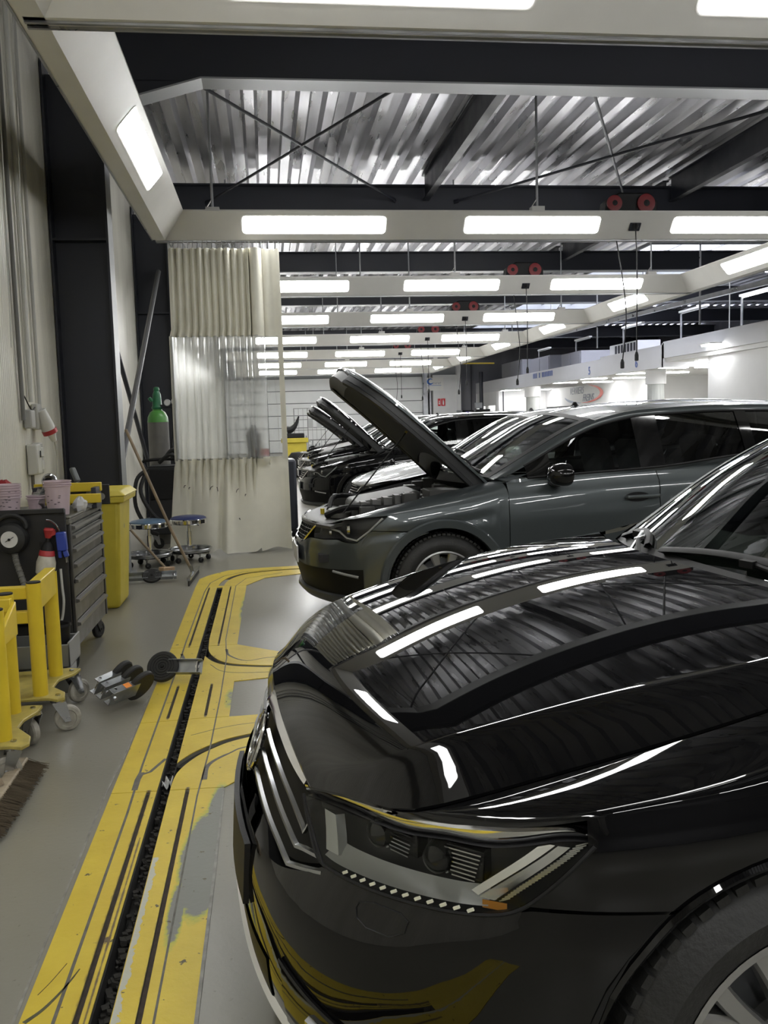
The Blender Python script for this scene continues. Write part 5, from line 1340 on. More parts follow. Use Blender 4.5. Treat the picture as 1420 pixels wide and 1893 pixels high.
WIRE = mat('thin_wire', (.5, .5, .48), .4)
for y, l in ((6.35, 'thin pale cord hanging at the far left edge, left of the conduits'), (6.75, 'thin pale cord hanging down the wall beside the nearest conduit')):
    tag(MB().cyl((wx+.25, y-.3, 4.1), (wx+.12, y, 1.9), .003, n=6).build('draw_rope', WIRE), l, 'cord')
tag(MB().tube([(-1.77, 5.9, 4.35), (-1.5, 5.9, 4.1), (-1.2, 5.95, 4.2), (-.98, 5.95, 4.35)], .016, 8, smooth=5).build('air_hose', BLACKP), 'black hose looping between wall and duct in the upper left corner', 'hose')

# ------------------------------------------------------------------ drawer cabinet and what lies on it
CABD = mat('cabinet_grey', (.042, .041, .038), .42, .2, noise=.25, nscale=9, rnoise=.1)
CABF = mat('drawer_grey', (.105, .100, .088), .42, .25, noise=.35, nscale=7, rnoise=.1)
x0, x1, y0, y1, zb, zt = -1.70, -1.075, 5.00, 5.95, .145, .86
cab = thing('tool_cabinet', 'dark grey rolling tool cabinet with seven drawers against the left wall', 'tool cabinet', ((x0+x1)/2, (y0+y1)/2, 0))
MB().box(x0, x1-.012, y0, y1, zb, zt-.03).build('body', CABD, cab, bevel=.006)
MB().box(x0-.005, x1+.005, y0-.005, y1+.005, zt-.03, zt).box(x1-.015, x1+.006, y0, y1, zt, zt+.012).build('worktop', mat('top_grey', (.13, .125, .10), .6, noise=.5, nscale=12), cab, bevel=.004)
hs = [.052, .075, .085, .085, .11, .13, .145]; z = zt-.035
for h in hs:
    z -= h
    f = MB().box(x1-.012, x1, y0+.045, y1-.045, z+.004, z+h-.004).build('drawer', CABF, cab, bevel=.003)
    MB().prism([(x1, z+h-.006), (x1+.020, z+h-.010), (x1+.022, z+h-.024), (x1, z+h-.030)], y0+.05, y1-.05, 'y').build('drawer_pull', mat('pull_grey', (.16, .155, .14), .35, .4), f)
for y in (y0+.02, y1-.02): MB().box(x1-.012, x1+.006, y-.02, y+.02, zb, zt-.03).build('corner_post', CABD, cab, bevel=.004)
MB().cyl((x1+.006, y0+.022, .515), (x1+.012, y0+.022, .515), .012, n=12).build('lock', BLACKP, cab)
def caster(mb_m, mb_w, x, y, ztop, r=.055, w=.03, a=0.0, off=.03):
    """swivel caster: plate and fork into mb_m, wheel into mb_w"""
    d = Vector((math.cos(a), math.sin(a), 0)); s = Vector((-d.y, d.x, 0)); c = Vector((x, y, 0))+d*off; c.z = r
    mb_m.cyl((x, y, ztop-.012), (x, y, ztop), .035, n=16)
    for sg in (-1, 1):
        p = c+s*sg*(w/2+.006); q = Vector((x, y, ztop-.012))+s*sg*(w/2+.006)
        mb_m.add([q+d*.03+s*.002, q-d*.03+s*.002, p-d*.014-Vector((0, 0, .012))+s*.002, p+d*.014-Vector((0, 0, .012))+s*.002, q+d*.03-s*.002, q-d*.03-s*.002, p-d*.014-Vector((0, 0, .012))-s*.002, p+d*.014-Vector((0, 0, .012))-s*.002],
                 [(0, 1, 2, 3), (4, 7, 6, 5), (0, 3, 7, 4), (1, 5, 6, 2), (0, 4, 5, 1), (3, 2, 6, 7)])
    mb_m.cyl(c-s*(w/2+.012), c+s*(w/2+.012), .008, n=10)
    prof = [(.010, -w/2), (r*.62, -w/2+.003), (r*.66, -w/2-.001), (r-.006, -w/2+.001), (r, -w/2+.007), (r, w/2-.007), (r-.006, w/2-.001), (r*.66, w/2+.001), (r*.62, w/2-.003), (.010, w/2)]
    rows = []
    for q_, o_ in prof: rows.append([c+s*o_+d*(q_*math.cos(2*PI*k/28))+Vector((0, 0, q_*math.sin(2*PI*k/28))) for k in range(28)])
    mb_w.grid(rows, closed_u=True)
for x, y in ((x1-.06, y0+.07), (x1-.06, y1-.09), (x0+.07, y0+.07), (x0+.07, y1-.09)):
    m_, w_ = MB(), MB(); caster(m_, w_, x, y, zb, .055, .035, 1.2); o = m_.build('caster', CABD, cab); w_.build('caster_wheel', RUBBER, o)
# black end panel standing against the cabinet
ep = tag(MB().box(-1.76, -1.085, 4.965, 4.985, .30, .92).box(-1.76, -1.085, 4.94, 4.965, .90, .925).build('side_panel', mat('panel_black', (.018, .018, .020), .45, noise=.3, nscale=5), bevel=.003), 'black sheet panel with hung tools on the near end of the cabinet', 'panel')
# tyre inflator gauge
g = thing('pressure_gauge', 'round black pressure gauge with white dial hung on the black panel', 'gauge', (-1.355, 4.96, .777))
MB().lathe([(0, .055), (.052, .055), (.075, .04), (.082, .02), (.082, -.02), (.07, -.03)], 36, (-1.355, 4.93, .777), 'y').xf(Matrix.Translation((0, 4.93*2, 0)) @ Matrix.Diagonal((1, -1, 1, 1))).build('casing', RUBBER, g, bevel=.003)
MB().lathe([(0, 0), (.043, 0), (.045, .004)], 32, (-1.355, 4.874, .777), 'y').build('dial', PLATEM, g, label='white dial')
MB().bar((-1.375, 4.872, .765), (-1.332, 4.872, .79), .004, .003).lathe([(0, -.004), (.007, -.003), (.007, 0)], 12, (-1.355, 4.872, .777), 'y').build('needle', BLACKP, g)
MB().tube([(-1.355+.075*math.cos(a), 4.93, .84+.06*math.sin(a)) for a in lin(-.2, PI+.2, 12)], .012, 8).build('handle_loop', RUBBER, g)
MB().tube([(-1.345, 4.92, .70), (-1.33, 4.90, .64), (-1.30, 4.87, .56), (-1.275, 4.85, .48)], lambda t: .016+.002*math.sin(t*160), 10, smooth=14).build('gauge_hose', mat('hose_grey', (.13, .13, .12), .6), g)
sp = thing('pump_sprayer', 'white pump spray bottle with red collar and red head hung on the black panel', 'spray bottle', (-1.2, 4.93, .56))
R_ = Matrix.Translation((-1.195, 4.915, .575)) @ Matrix.Rotation(math.radians(8), 4, 'Y')
MB().lathe([(0, 0), (.040, 0), (.050, .012), (.050, .07), (.040, .105), (.036, .11)], 28).xf(R_).build('bottle', mat('milky_plastic', (.55, .53, .45), .45, noise=.2, nscale=25), sp)
MB().lathe([(.040, .104), (.042, .108), (.038, .130), (.034, .134)], 28).xf(R_).build('collar', REDP, sp, label='red collar')
MB().lathe([(.034, .132), (.030, .155), (.020, .175), (.012, .18), (.012, .20)], 20).xf(R_).obox(R_ @ Vector((-.02, 0, .165)), (.02, 0, 0), (0, .01, 0), (0, 0, .012)).build('pump_neck', BLACKP, sp)
MB().lathe([(0, .255), (.022, .253), (.028, .243), (.016, .20), (0, .195)], 16).obox((.012, 0, .225), (.022, 0, .012), (0, .014, 0), (-.004, 0, .014)).xf(R_).build('trigger_head', REDP, sp, label='red spray head')
bg = thing('air_gun', 'blue air blow gun hanging at the corner of the black panel', 'air gun', (-1.10, 4.93, .75))
BLU = mat('blue_plastic', (.025, .055, .34), .4)
MB().bar((-1.105, 4.93, .80), (-1.10, 4.93, .70), .045, .05).bar((-1.12, 4.93, .74), (-1.115, 4.93, .66), .018, .02).bar((-1.09, 4.93, .70), (-1.08, 4.93, .665), .03, .025).build('body', BLU, bg, bevel=.006)
MB().tube([(-1.11, 4.93, .80), (-1.125, 4.92, .84), (-1.15, 4.91, .865), (-1.17, 4.90, .87)], .005, 8, smooth=4).cyl((-1.083, 4.93, .668), (-1.082, 4.93, .635), .007, n=10).build('nozzle', CHROME_D, bg)
hs_ = tag(MB().tube([(-1.12, 4.94, .60), (-1.115, 4.93, .50), (-1.11, 4.92, .42), (-1.125, 4.92, .33), (-1.15, 4.9, .29)], .007, 8, smooth=6).build('grey_hose', GREYP), 'thin grey hose hanging down into the black bucket', 'hose')
# measuring cups, nested: each one is a thing
CUPM = bpy.data.materials.new('cup_plastic'); CUPM.use_nodes = True
_b = CUPM.node_tree.nodes['Principled BSDF']; _b.inputs['Base Color'].default_value = (.62, .50, .54, 1); _b.inputs['Roughness'].default_value = .35; _b.inputs['Alpha'].default_value = .82
CUPR = mat('cup_print', (.10, .08, .09), .6)
def cup(x, y, z, label, group, rb=.054, rt=.07, h=.155, prnt=True):
    c = thing('measuring_cup', label, 'cup', (x, y, z), group=group)
    MB().lathe([(0, .001), (rb, .001), (rt-.002, h-.008), (rt+.005, h-.006), (rt+.005, h), (rt-.003, h), (rb-.003, .004), (0, .004)], 32, (x, y, z)).build('cup_wall', CUPM, c, ang=40)
    if prnt:
        p = MB(); random.seed(int(x*1000+z*100))
        for k in range(9):
            a = -PI/2+random.uniform(-1, 1.1); zz = random.uniform(.03, h-.02); r = lerp(rb, rt, zz/h)+.001
            p.obox((x+r*math.cos(a), y+r*math.sin(a), z+zz), (-.006*math.sin(a), .006*math.cos(a), 0), (.0006*math.cos(a), .0006*math.sin(a), 0), (0, 0, .0022))
        p.build('printed_mark', CUPR, c, label='small dark printed marks')
    return c
for k in range(3): cup(-1.155, 5.14, .875+.012*k, 'pink-tinged measuring cup at the right cabinet corner, %s' % ['lowest of its three', 'middle of its three', 'topmost of its three'][k], 'measuring cups at the right corner', rb=.055, rt=.071, h=.165, prnt=k == 0)
for k in range(6): cup(-1.415, 5.12, .875+.014*k, 'translucent measuring cup in the tall stack at the left edge, %s' % ['bottom one', 'second from below', 'third from below', 'fourth from below', 'second from the top', 'top one'][k], 'measuring cups at the left edge', rb=.055, rt=.068, h=.11)
for k in range(2): cup(-1.31, 5.30, .862+.014*k, 'smoky measuring cup half hidden behind the tall stack, %s' % ['lower one', 'upper one'][k], 'measuring cups behind the stack', rb=.04, rt=.05, h=.10, prnt=False)
# crumpled film bag, rag, paper
def crumple(name, c, r, m, label, cat, seed, sx=1, sy=1, sz=.6):
    random.seed(seed); rows = []
    for i in range(9):
        t = PI*i/8*.98+.01; rows.append([(c[0]+sx*r*math.sin(t)*math.cos(2*PI*j/14)*random.uniform(.75, 1.15), c[1]+sy*r*math.sin(t)*math.sin(2*PI*j/14)*random.uniform(.75, 1.15), c[2]+max(-r*sz*.9, r*sz*math.cos(t)*random.uniform(.7, 1.25))) for j in range(14)])
    return tag(MB().grid(rows, closed_u=True).build(name, m, smooth=True, ang=25), label, cat)
FILM = glass_mat('thin_film', (.8, .8, .8), .15, .12)
crumple('plastic_bag', (-1.27, 5.35, .93), .085, FILM, 'shiny clear plastic bag between the two cup stacks', 'bag', 2, 1.1, 1, .9)
crumple('dark_rag', (-1.22, 5.28, .885), .06, mat('rag_dark', (.04, .04, .045), .9), 'dark rag under the clear plastic bag', 'rag', 4, 1.3, 1, .5)
crumple('paper_towel', (-1.095, 5.42, .90), .05, mat('white_paper', (.6, .6, .6), .8), 'crumpled white paper towel right of the measuring cups', 'paper towel', 6, .9, 1, .9)
crumple('grey_cloth', (-1.09, 5.62, .885), .045, mat('cloth_grey', (.25, .26, .27), .8), 'small grey cloth at the back of the cabinet top', 'cloth', 8, 1.2, 1.3, .5)
tag(MB().lathe([(0, .03), (.03, .028), (.045, .012), (.048, 0), (0, 0)], 24, (-1.28, 5.13, .875)).build('tape_roll', mat('tape_grey', (.35, .34, .32), .4)), 'small domed grey lid in front of the plastic bag', 'lid')
crumple('red_cloth', (-1.50, 5.35, 1.02), .05, mat('cloth_red', (.28, .015, .02), .8), 'dark red cloth behind the left cup stack', 'cloth', 9, 1.3, 1, .9)
ys_ = thing('yellow_tool_rack', 'yellow metal bar lying across the cabinet top behind the cups', 'tool', (-1.25, 5.65, .93))
MB().box(-1.42, -1.02, 5.70, 5.73, .96, 1.015).build('bar', YEL, ys_, bevel=.005)
MB().box(-1.40, -1.0, 5.55, 5.58, .90, .955).build('lower_bar', YEL, ys_, bevel=.005)
MB().box(-1.40, -1.37, 5.58, 5.75, .865, 1.0).box(-1.06, -1.03, 5.58, 5.75, .865, .99).build('end_bracket', DARKSTEEL, ys_, bevel=.003)
bp_ = thing('punched_plate', 'black plate with a round disc standing at the far corner of the cabinet top', 'plate', (-1.09, 5.85, .87))
MB().box(-1.24, -1.0, 5.86, 5.875, .865, .99).build('plate', mat('panel_black', (.018, .018, .020), .45), bp_, bevel=.004)
MB().lathe([(0, -.004), (.022, -.004), (.022, 0)], 20, (-1.05, 5.86, .915), 'y').lathe([(0, -.004), (.014, -.004), (.014, 0)], 16, (-1.16, 5.86, .965), 'y').build('disc', GREYSTEEL, bp_)
tag(MB().lathe([(0, .10), (.012, .098), (.016, .09), (.016, .075), (.02, .06), (.02, 0), (0, 0)], 16, (-1.11, 5.78, .872)).build('glue_tube', mat('tube_grey', (.20, .21, .19), .4)), 'small grey-green tube with pale green cap at the cabinet corner', 'tube')
ft = thing('hose_fitting', 'shiny ring-shaped hose fitting resting on the yellow bar', 'fitting', (-1.31, 5.60, 1.03))
MB().lathe([(.022, -.02), (.036, -.025), (.045, -.012), (.047, 0), (.04, .03), (.02, .03), (.02, -.018)], 28, (-1.315, 5.66, 1.035), 'y').build('ring', CHROME_D, ft, label='shiny metal ring')
MB().lathe([(0, -.01), (.021, -.012), (.021, .02)], 20, (-1.315, 5.66, 1.035), 'y').build('bore', BLACKP, ft)
rt = thing('ratchet_tool', 'dark grey hand tool leaning upright behind the yellow bar', 'tool', (-1.2, 5.95, .9))
MB().bar((-1.235, 5.93, 1.10), (-1.20, 5.91, 1.01), .04, .025).build('head', mat('tool_grey', (.12, .13, .13), .4, .4), rt, bevel=.008)
MB().bar((-1.20, 5.91, 1.01), (-1.165, 5.88, .90), .016, .012).build('shank', CHROME_D, rt)

# ------------------------------------------------------------------ yellow bin
yb_ = thing('waste_bin', 'tall yellow plastic wheelie bin beside the drawer cabinet', 'bin', (-1.33, 7.05, 0))
def frust(x0, x1, y0, y1, z0, X0, X1, Y0, Y1, z1):
    return [(x0, y0, z0), (x1, y0, z0), (x1, y1, z0), (x0, y1, z0), (X0, Y0, z1), (X1, Y0, z1), (X1, Y1, z1), (X0, Y1, z1)]
QF = [(0, 3, 2, 1), (4, 5, 6, 7), (0, 1, 5, 4), (1, 2, 6, 5), (2, 3, 7, 6), (3, 0, 4, 7)]
MB().add(frust(-1.57, -1.13, 6.80, 7.24, 0.0, -1.60, -1.085, 6.76, 7.28, .82), QF).build('body', YELP, yb_, bevel=.03)
MB().add(frust(-1.64, -1.05, 6.72, 7.32, .80, -1.64, -1.045, 6.72, 7.33, .845), QF).build('rim', YELP, yb_, bevel=.008)
MB().add(frust(-1.65, -1.03, 6.71, 7.34, .847, -1.60, -1.08, 6.76, 7.28, .895), QF).build('lid', YELP, yb_, bevel=.012)
MB().tube([(-1.098, 6.98, .68), (-1.104, 6.985, .6), (-1.112, 6.98, .56)], lambda t: .002+.02*math.sin(PI*t), 8, smooth=5).xf(Matrix.Translation((-.012, 0, 0))).build('dark_scrape', GREYSTEEL, yb_, label='grey scrape on the side')

# ------------------------------------------------------------------ yellow dollies with round posts
ZP = .165
def dolly(label, posts, plate_poly, casters, links, ztop):
    t = thing('yellow_dolly', label, 'dolly', (posts[0][0], posts[0][1], 0))
    MB().prism(plate_poly, ZP-.014, ZP).build('base_plate', mat('plate_yellow', (.50, .41, .10), .5, noise=.35, nscale=14), t, bevel=.003)
    for (x, y) in posts:
        o = MB().cyl((x, y, ZP), (x, y, ztop), .0325, n=32).build('post', YEL, t)
        MB().cyl((x, y, ztop), (x, y, ztop+.006), .031, n=24).build('post_cap', BLACKP, o)
    for l in links: l.build('link', YEL, t, bevel=.004)
    for x, y, a in casters:
        m_, w_ = MB(), MB(); caster(m_, w_, x, y, ZP-.014, .058, .034, a, .035)
        m_.cyl((x, y, ZP-.002), (x, y, ZP+.006), .012, n=6)
        o = m_.build('caster', CHROME_D, t); w_.build('caster_wheel', mat('wheel_cream', (.42, .40, .34), .5, noise=.4, nscale=30), o)
    return t
l1 = MB().add([(-1.075, 4.07, .55), (-1.02, 4.07, .55), (-1.02, 4.40, .57), (-1.075, 4.40, .57), (-1.072, 4.07, .675), (-1.022, 4.07, .675), (-1.022, 4.40, .69), (-1.072, 4.40, .69)], QF)
l2 = MB().box(-1.62, -1.06, 4.08, 4.13, .60, .655); l3 = MB().box(-1.62, -1.06, 4.08, 4.12, .49, .545)
dolly('yellow steel dolly with round posts and cream wheels in front of the tool cabinet', [(-1.045, 4.08), (-1.05, 4.40)],
      [(-1.70, 4.02), (-1.0, 4.02), (-.955, 3.99), (-.93, 4.02), (-.945, 4.10), (-1.02, 4.20), (-1.02, 4.32), (-.965, 4.42), (-.955, 4.50), (-1.02, 4.52), (-1.70, 4.46)],
      [(-.965, 4.05, .3), (-.99, 4.46, .9), (-1.6, 4.06, .5), (-1.6, 4.42, 2)], [l1, l2, l3], .672)
l4 = MB().box(-1.62, -1.07, 3.80, 3.86, .60, .655); l5 = MB().add([(-1.075, 3.55, .50), (-1.055, 3.55, .50), (-1.055, 3.83, .50), (-1.075, 3.83, .50), (-1.075, 3.55, .53), (-1.055, 3.55, .53), (-1.055, 3.83, .64), (-1.075, 3.83, .64)], QF)
dolly('yellow steel dolly at the left picture edge, nearest to the viewer', [(-1.10, 3.84), (-1.045, 3.50)],
      [(-1.75, 3.42), (-1.0, 3.42), (-.955, 3.40), (-.935, 3.44), (-.95, 3.52), (-1.03, 3.64), (-1.03, 3.74), (-1.0, 3.84), (-1.0, 3.92), (-1.06, 3.93), (-1.75, 3.90)],
      [(-1.03, 3.88, 2.4), (-1.0, 3.47, 3.6), (-1.62, 3.5, .5)], [l4, l5], .668)
# grey tray with bucket, and case behind the dollies
tr = thing('metal_tray', 'grey sheet metal tray standing low in front of the cabinet end', 'tray', (-1.2, 4.75, 0))
MB().box(-1.36, -1.03, 4.62, 4.88, .14, .15).box(-1.36, -1.35, 4.62, 4.88, .14, .27).box(-1.04, -1.03, 4.62, 4.88, .14, .27).box(-1.36, -1.03, 4.62, 4.63, .14, .26).box(-1.36, -1.03, 4.87, 4.88, .14, .26).box(-1.35, -1.05, 4.65, 4.86, 0, .14).build('tray', mat('tray_grey', (.22, .225, .215), .4, .4), tr, bevel=.004)
tag(MB().lathe([(0, .16), (.05, .16), (.062, .33), (.068, .33), (.066, .345), (.056, .34), (.046, .17), (0, .17)], 24, (-1.11, 4.75, 0)).build('black_bucket', BLACKP), 'small black bucket in the grey tray', 'bucket')
cs_ = thing('tool_case', 'grey case with dark clasp standing behind the yellow dollies', 'case', (-1.42, 4.75, 0))
MB().box(-1.62, -1.37, 4.60, 4.86, .0, .30).build('shell', mat('case_grey', (.18, .18, .165), .5), cs_, bevel=.02)
MB().box(-1.62, -1.37, 4.60, 4.86, .30, .37).build('lid', mat('case_lid', (.22, .22, .20), .5), cs_, bevel=.02)
MB().box(-1.50, -1.46, 4.59, 4.60, .25, .34).build('clasp', BLACKP, cs_)
MB().tube([(-1.56, 4.66, .37), (-1.53, 4.66, .40), (-1.45, 4.66, .40), (-1.42, 4.66, .37)], .009, 8, smooth=3).build('handle', BLACKP, cs_)
# broom in the lower left corner
WOODM = mat('pale_wood', (.42, .35, .25), .65, noise=.3, nscale=6, stretch=(1, 8, 1)); HANDW = mat('handle_wood', (.30, .23, .15), .6, noise=.35, nscale=10)
br = thing('yard_broom', 'wooden broom with brown bristles lying at the lower left edge', 'broom', (-.98, 3.3, 0))
A0, B0 = Vector((-1.005, 3.58, .045)), Vector((-1.0, 2.95, .045))
MB().bar(A0, B0, .05, .034).build('head', WOODM, br, bevel=.006)
bm_ = MB(); random.seed(9)
for i in range(1500):
    p = A0.lerp(B0, random.uniform(.01, .99))+Vector((random.uniform(.0, .03), 0, random.uniform(-.012, .012))); q_ = p+Vector((random.uniform(.045, .075), random.uniform(-.012, .012), random.uniform(-.03, -.018)))
    q_.z = max(q_.z, .003); w_ = Vector((0, .0013, 0)); h_ = Vector((0, 0, .0013)); bm_.add([p-w_, p+w_, q_+w_, q_-w_, p+h_, q_+h_, q_-h_, p-h_], [(0, 1, 2, 3), (4, 5, 6, 7)])
bs = bm_.build('bristles', mat('bristle', (.15, .12, .08), .8), br, smooth=False, fix=False); bs['kind'] = 'stuff'; bs['label'] = 'stiff brown bristles'
MB().tube([(-1.005, 3.30, .06), (-1.07, 3.32, .17), (-1.35, 3.40, .62)], .013, 10).build('handle', HANDW, br)

# ------------------------------------------------------------------ wheel skates
STK = mat('zinc', (.42, .44, .45), .3, .9, noise=.3, nscale=14)
def skate(loc, rz, tilt, label, sticker=False, two=False):
    """channel bracket with a round rubber pad on a swivel"""
    t = thing('wheel_skate', label, 'wheel skate', loc); M = Matrix.Translation(loc) @ Matrix.Rotation(rz, 4, 'Z') @ Matrix.Rotation(tilt, 4, 'X')
    ch = MB().box(.03, .21, -.035, .035, .0, .005).box(.03, .21, -.038, -.034, 0, .035).box(.03, .21, .034, .038, 0, .035)
    if two: ch.box(-.21, -.03, -.035, .035, .0, .005).box(-.21, -.03, -.038, -.034, 0, .035).box(-.21, -.03, .034, .038, 0, .035)
    ch.xf(M).build('channel', STK, t, bevel=.001)
    MB().lathe([(0, .004), (.077, .004), (.083, .010), (.083, .026), (.077, .032), (.0, .032)], 40).xf(M).build('pad', RUBBER, t, bevel=.0)
    rg_ = MB()
    for r in (.02, .034, .048, .062): rg_.lathe([(r-.003, .031), (r, .0345), (r+.003, .031)], 36)
    rg_.lathe([(0, .041), (.010, .040), (.012, .031)], 12).xf(M).build('pad_ring', BLACKP, t)
    bl_ = MB()
    for x in (.185,): bl_.cyl((x, 0, -.006), (x, 0, .02), .012, n=6).cyl((x, -.045, .018), (x, .045, .018), .007, n=8)
    bl_.xf(M).build('bolt', CHROME, t)
    if sticker:
        MB().box(.085, .125, .0385, .0392, .004, .033).box(.07, .12, -.0392, -.0385, .004, .033).xf(M).build('sticker', mat('orange_sticker', (.80, .25, .02), .5), t, label='orange sticker')
    return t
skate((-.775, 4.62, .075), math.radians(243), math.radians(62), 'wheel skate with black round pad, leftmost of the group on the floor')
skate((-.71, 4.50, .080), math.radians(238), math.radians(60), 'wheel skate tilted in the middle of the group on the floor')
skate((-.645, 4.38, .080), math.radians(235), math.radians(58), 'wheel skate with an orange sticker at the front of the group', True)
skate((-.585, 4.76, .072), math.radians(-12), math.radians(56), 'wheel skate lying with its pad up and its channel over the yellow track')
skate((-1.03, 7.90, .045), math.radians(3), math.radians(34), 'lone wheel skate with a channel on both sides, on the floor beside the yellow bin', two=True)

# ------------------------------------------------------------------ stools
def stool(x, y, col, label, rz=0):
    t = thing('workshop_stool', label, 'stool', (x, y, 0)); c = (x, y, 0)
    MB().lathe([(0, .455), (.10, .457), (.155, .448), (.176, .436), (.180, .422)], 40, c).build('seat', mat(col[0], col[1], .35, noise=.15, nscale=8), t)
    MB().lathe([(.178, .428), (.185, .42), (.185, .385), (.178, .378), (.0, .378)], 40, c).build('seat_rim', CHROME, t)
    MB().cyl((x, y, .20), (x, y, .39), .018, n=14).cyl((x, y, .10), (x, y, .30), .028, n=16).build('column', CHROME, t)
    a = rz+.6; MB().tube([(x, y, .375), (x+.10*math.cos(a), y+.10*math.sin(a), .368), (x+.14*math.cos(a), y+.14*math.sin(a), .345)], .007, 8, smooth=3).build('lever', BLACKP, t)
    pts = [(x+.212*math.cos(2*PI*k/40), y+.212*math.sin(2*PI*k/40), .125) for k in range(40)]
    rg_ = MB().tube(pts, .011, 8, closed=True)
    for r_ in (.19,): rg_.lathe([(.205, .132), (.20, .10), (.10, .098), (.03, .095), (.03, .088), (.10, .090), (.205, .092)], 40, c)
    rg_.build('foot_ring', CHROME_D, t)
    for k in range(5):
        b_ = rz+2*PI*k/5; dx, dy = math.cos(b_), math.sin(b_)
        l_ = MB().bar((x+.03*dx, y+.03*dy, .10), (x+.19*dx, y+.19*dy, .085), .028, .016).cyl((x+.19*dx, y+.19*dy, .05), (x+.19*dx, y+.19*dy, .095), .008, n=8).build('leg', CHROME_D, t)
        m_, w_ = MB(), MB(); caster(m_, w_, x+.19*dx, y+.19*dy, .075, .027, .036, b_+1.9, .012); o = m_.build('caster', CHROME, l_) if False else None
        w_.build('caster_wheel', RUBBER, l_)
    return t
stool(-.80, 9.08, ('seat_blue', (.018, .030, .13)), 'round blue stool on a chrome ring in front of the curtain', .3)
stool(-1.165, 8.86, ('seat_paleblue', (.10, .17, .26)), 'round worn pale blue stool behind the leaning squeegee', .9)

# squeegee, second broom
sq = thing('floor_squeegee', 'long floor squeegee with wooden handle leaning on the dark column', 'squeegee', (-.69, 7.98, 0))
MB().tube([(-.69, 7.99, .06), (-.85, 8.01, .42), (-1.22, 8.16, 1.33)], .0135, 10).build('handle', HANDW, sq)
MB().bar((-.665, 8.30, .055), (-.695, 7.62, .055), .03, .022).cyl((-.69, 7.99, .05), (-.705, 7.99, .12), .017, n=10).build('head', CHROME_D, sq)
MB().bar((-.665, 8.31, .022), (-.695, 7.61, .022), .012, .045).build('rubber_blade', RUBBER, sq)
b2 = thing('small_broom', 'broom with a pale wooden head standing by the pale blue stool', 'broom', (-.96, 8.25, 0))
MB().tube([(-.955, 8.26, .07), (-1.07, 8.30, .20), (-1.26, 8.36, .42)], .012, 10).build('handle', HANDW, b2)
MB().bar((-.985, 8.20, .065), (-.90, 8.34, .045), .06, .04).build('head', mat('broom_tan', (.40, .27, .16), .6), b2, bevel=.008)
MB().add(frust(-.995, -.885, 8.19, 8.35, .0, -.985, -.90, 8.21, 8.33, .045), QF).build('bristles', mat('bristle_tan', (.16, .10, .06), .9, bump=.6, bscale=150), b2)

# ------------------------------------------------------------------ gas cylinder and welding set behind the curtain edge
gc = thing('gas_cylinder', 'tall grey gas cylinder with green shoulder and green valve guard', 'gas cylinder', (-1.22, 10.6, 0))
MB().lathe([(0, 0), (.115, 0), (.118, .03), (.118, 1.40)], 36, (-1.22, 10.6, 0)).build('cylinder_body', mat('cyl_grey', (.16, .155, .14), .5, noise=.25, nscale=6), gc)
MB().lathe([(.119, 1.40), (.112, 1.46), (.085, 1.515), (.055, 1.535), (.05, 1.555)], 36, (-1.22, 10.6, 0)).build('shoulder', mat('green_light', (.07, .26, .045), .35), gc, label='light green shoulder')
MB().lathe([(.062, 1.55), (.066, 1.57), (.055, 1.585), (.05, 1.66), (.046, 1.72), (.03, 1.755), (.034, 1.775), (.028, 1.80), (0, 1.805)], 24, (-1.22, 10.6, 0)).cyl((-1.27, 10.56, 1.64), (-1.30, 10.55, 1.68), .02, n=12).build('valve_guard', mat('green_dark', (.01, .13, .05), .35), gc, label='darker green valve guard')
text_m = mat('stencil', (.06, .06, .06), .6)
gr = thing('gas_regulator', 'pair of small round gas gauges beside the green valve guard', 'regulator', (-1.1, 10.6, 1.6))
for x, z in ((-1.10, 1.62), (-1.02, 1.63)):
    MB().lathe([(0, -.02), (.036, -.02), (.040, 0), (.036, .03), (0, .03)], 24, (x, 10.55, z), 'y').build('gauge_case', GREYSTEEL, gr); MB().lathe([(0, -.022), (.032, -.022)], 20, (x, 10.55, z), 'y').build('gauge_face', PLATEM, gr)
MB().bar((-1.19, 10.58, 1.58), (-1.0, 10.57, 1.58), .04, .04).build('manifold', DARKSTEEL, gr, bevel=.006)
MB().tube([(-1.05, 10.56, 1.56), (-1.02, 10.5, 1.40), (-1.06, 10.45, 1.15), (-1.02, 10.45, 1.0)], .012, 8, smooth=5).build('gas_hose', BLACKP, gr)
wm = thing('welding_machine', 'dark welding machine on wheels with draped black hoses beside the curtain', 'welding machine', (-1.2, 10.25, 0))
WMX = mat('welder_dark', (.022, .023, .026), .45, noise=.3, nscale=8)
MB().box(-1.30, -.93, 10.05, 10.5, .16, .92).build('cabinet', WMX, wm, bevel=.02)
MB().box(-1.28, -.95, 10.03, 10.05, .55, .88).build('front_panel', BLACKP, wm, bevel=.01)
MB().tube([(-1.33, 10.1, .90), (-1.33, 10.06, .98), (-.98, 10.04, .99), (-.93, 10.08, .92)], .018, 8, smooth=3).build('handle', BLACKP, wm)
for k, pts in enumerate((((-1.28, 9.98, .90), (-1.40, 9.92, .78), (-1.42, 9.9, .5), (-1.30, 9.9, .25), (-1.2, 9.92, .18)), ((-1.30, 9.98, .88), (-1.36, 9.9, .65), (-1.22, 9.88, .38), (-1.06, 9.9, .30)), ((-1.16, 9.98, .96), (-1.05, 9.93, 1.04), (-.98, 9.95, 1.02), (-.96, 10.0, .93)), ((-1.10, 9.97, 1.0), (-1.02, 9.93, 1.09), (-.96, 9.97, 1.08), (-1.0, 10.0, 1.0)))):
    MB().tube(pts, .022, 8, smooth=6).build('torch_hose', RUBBER, wm)
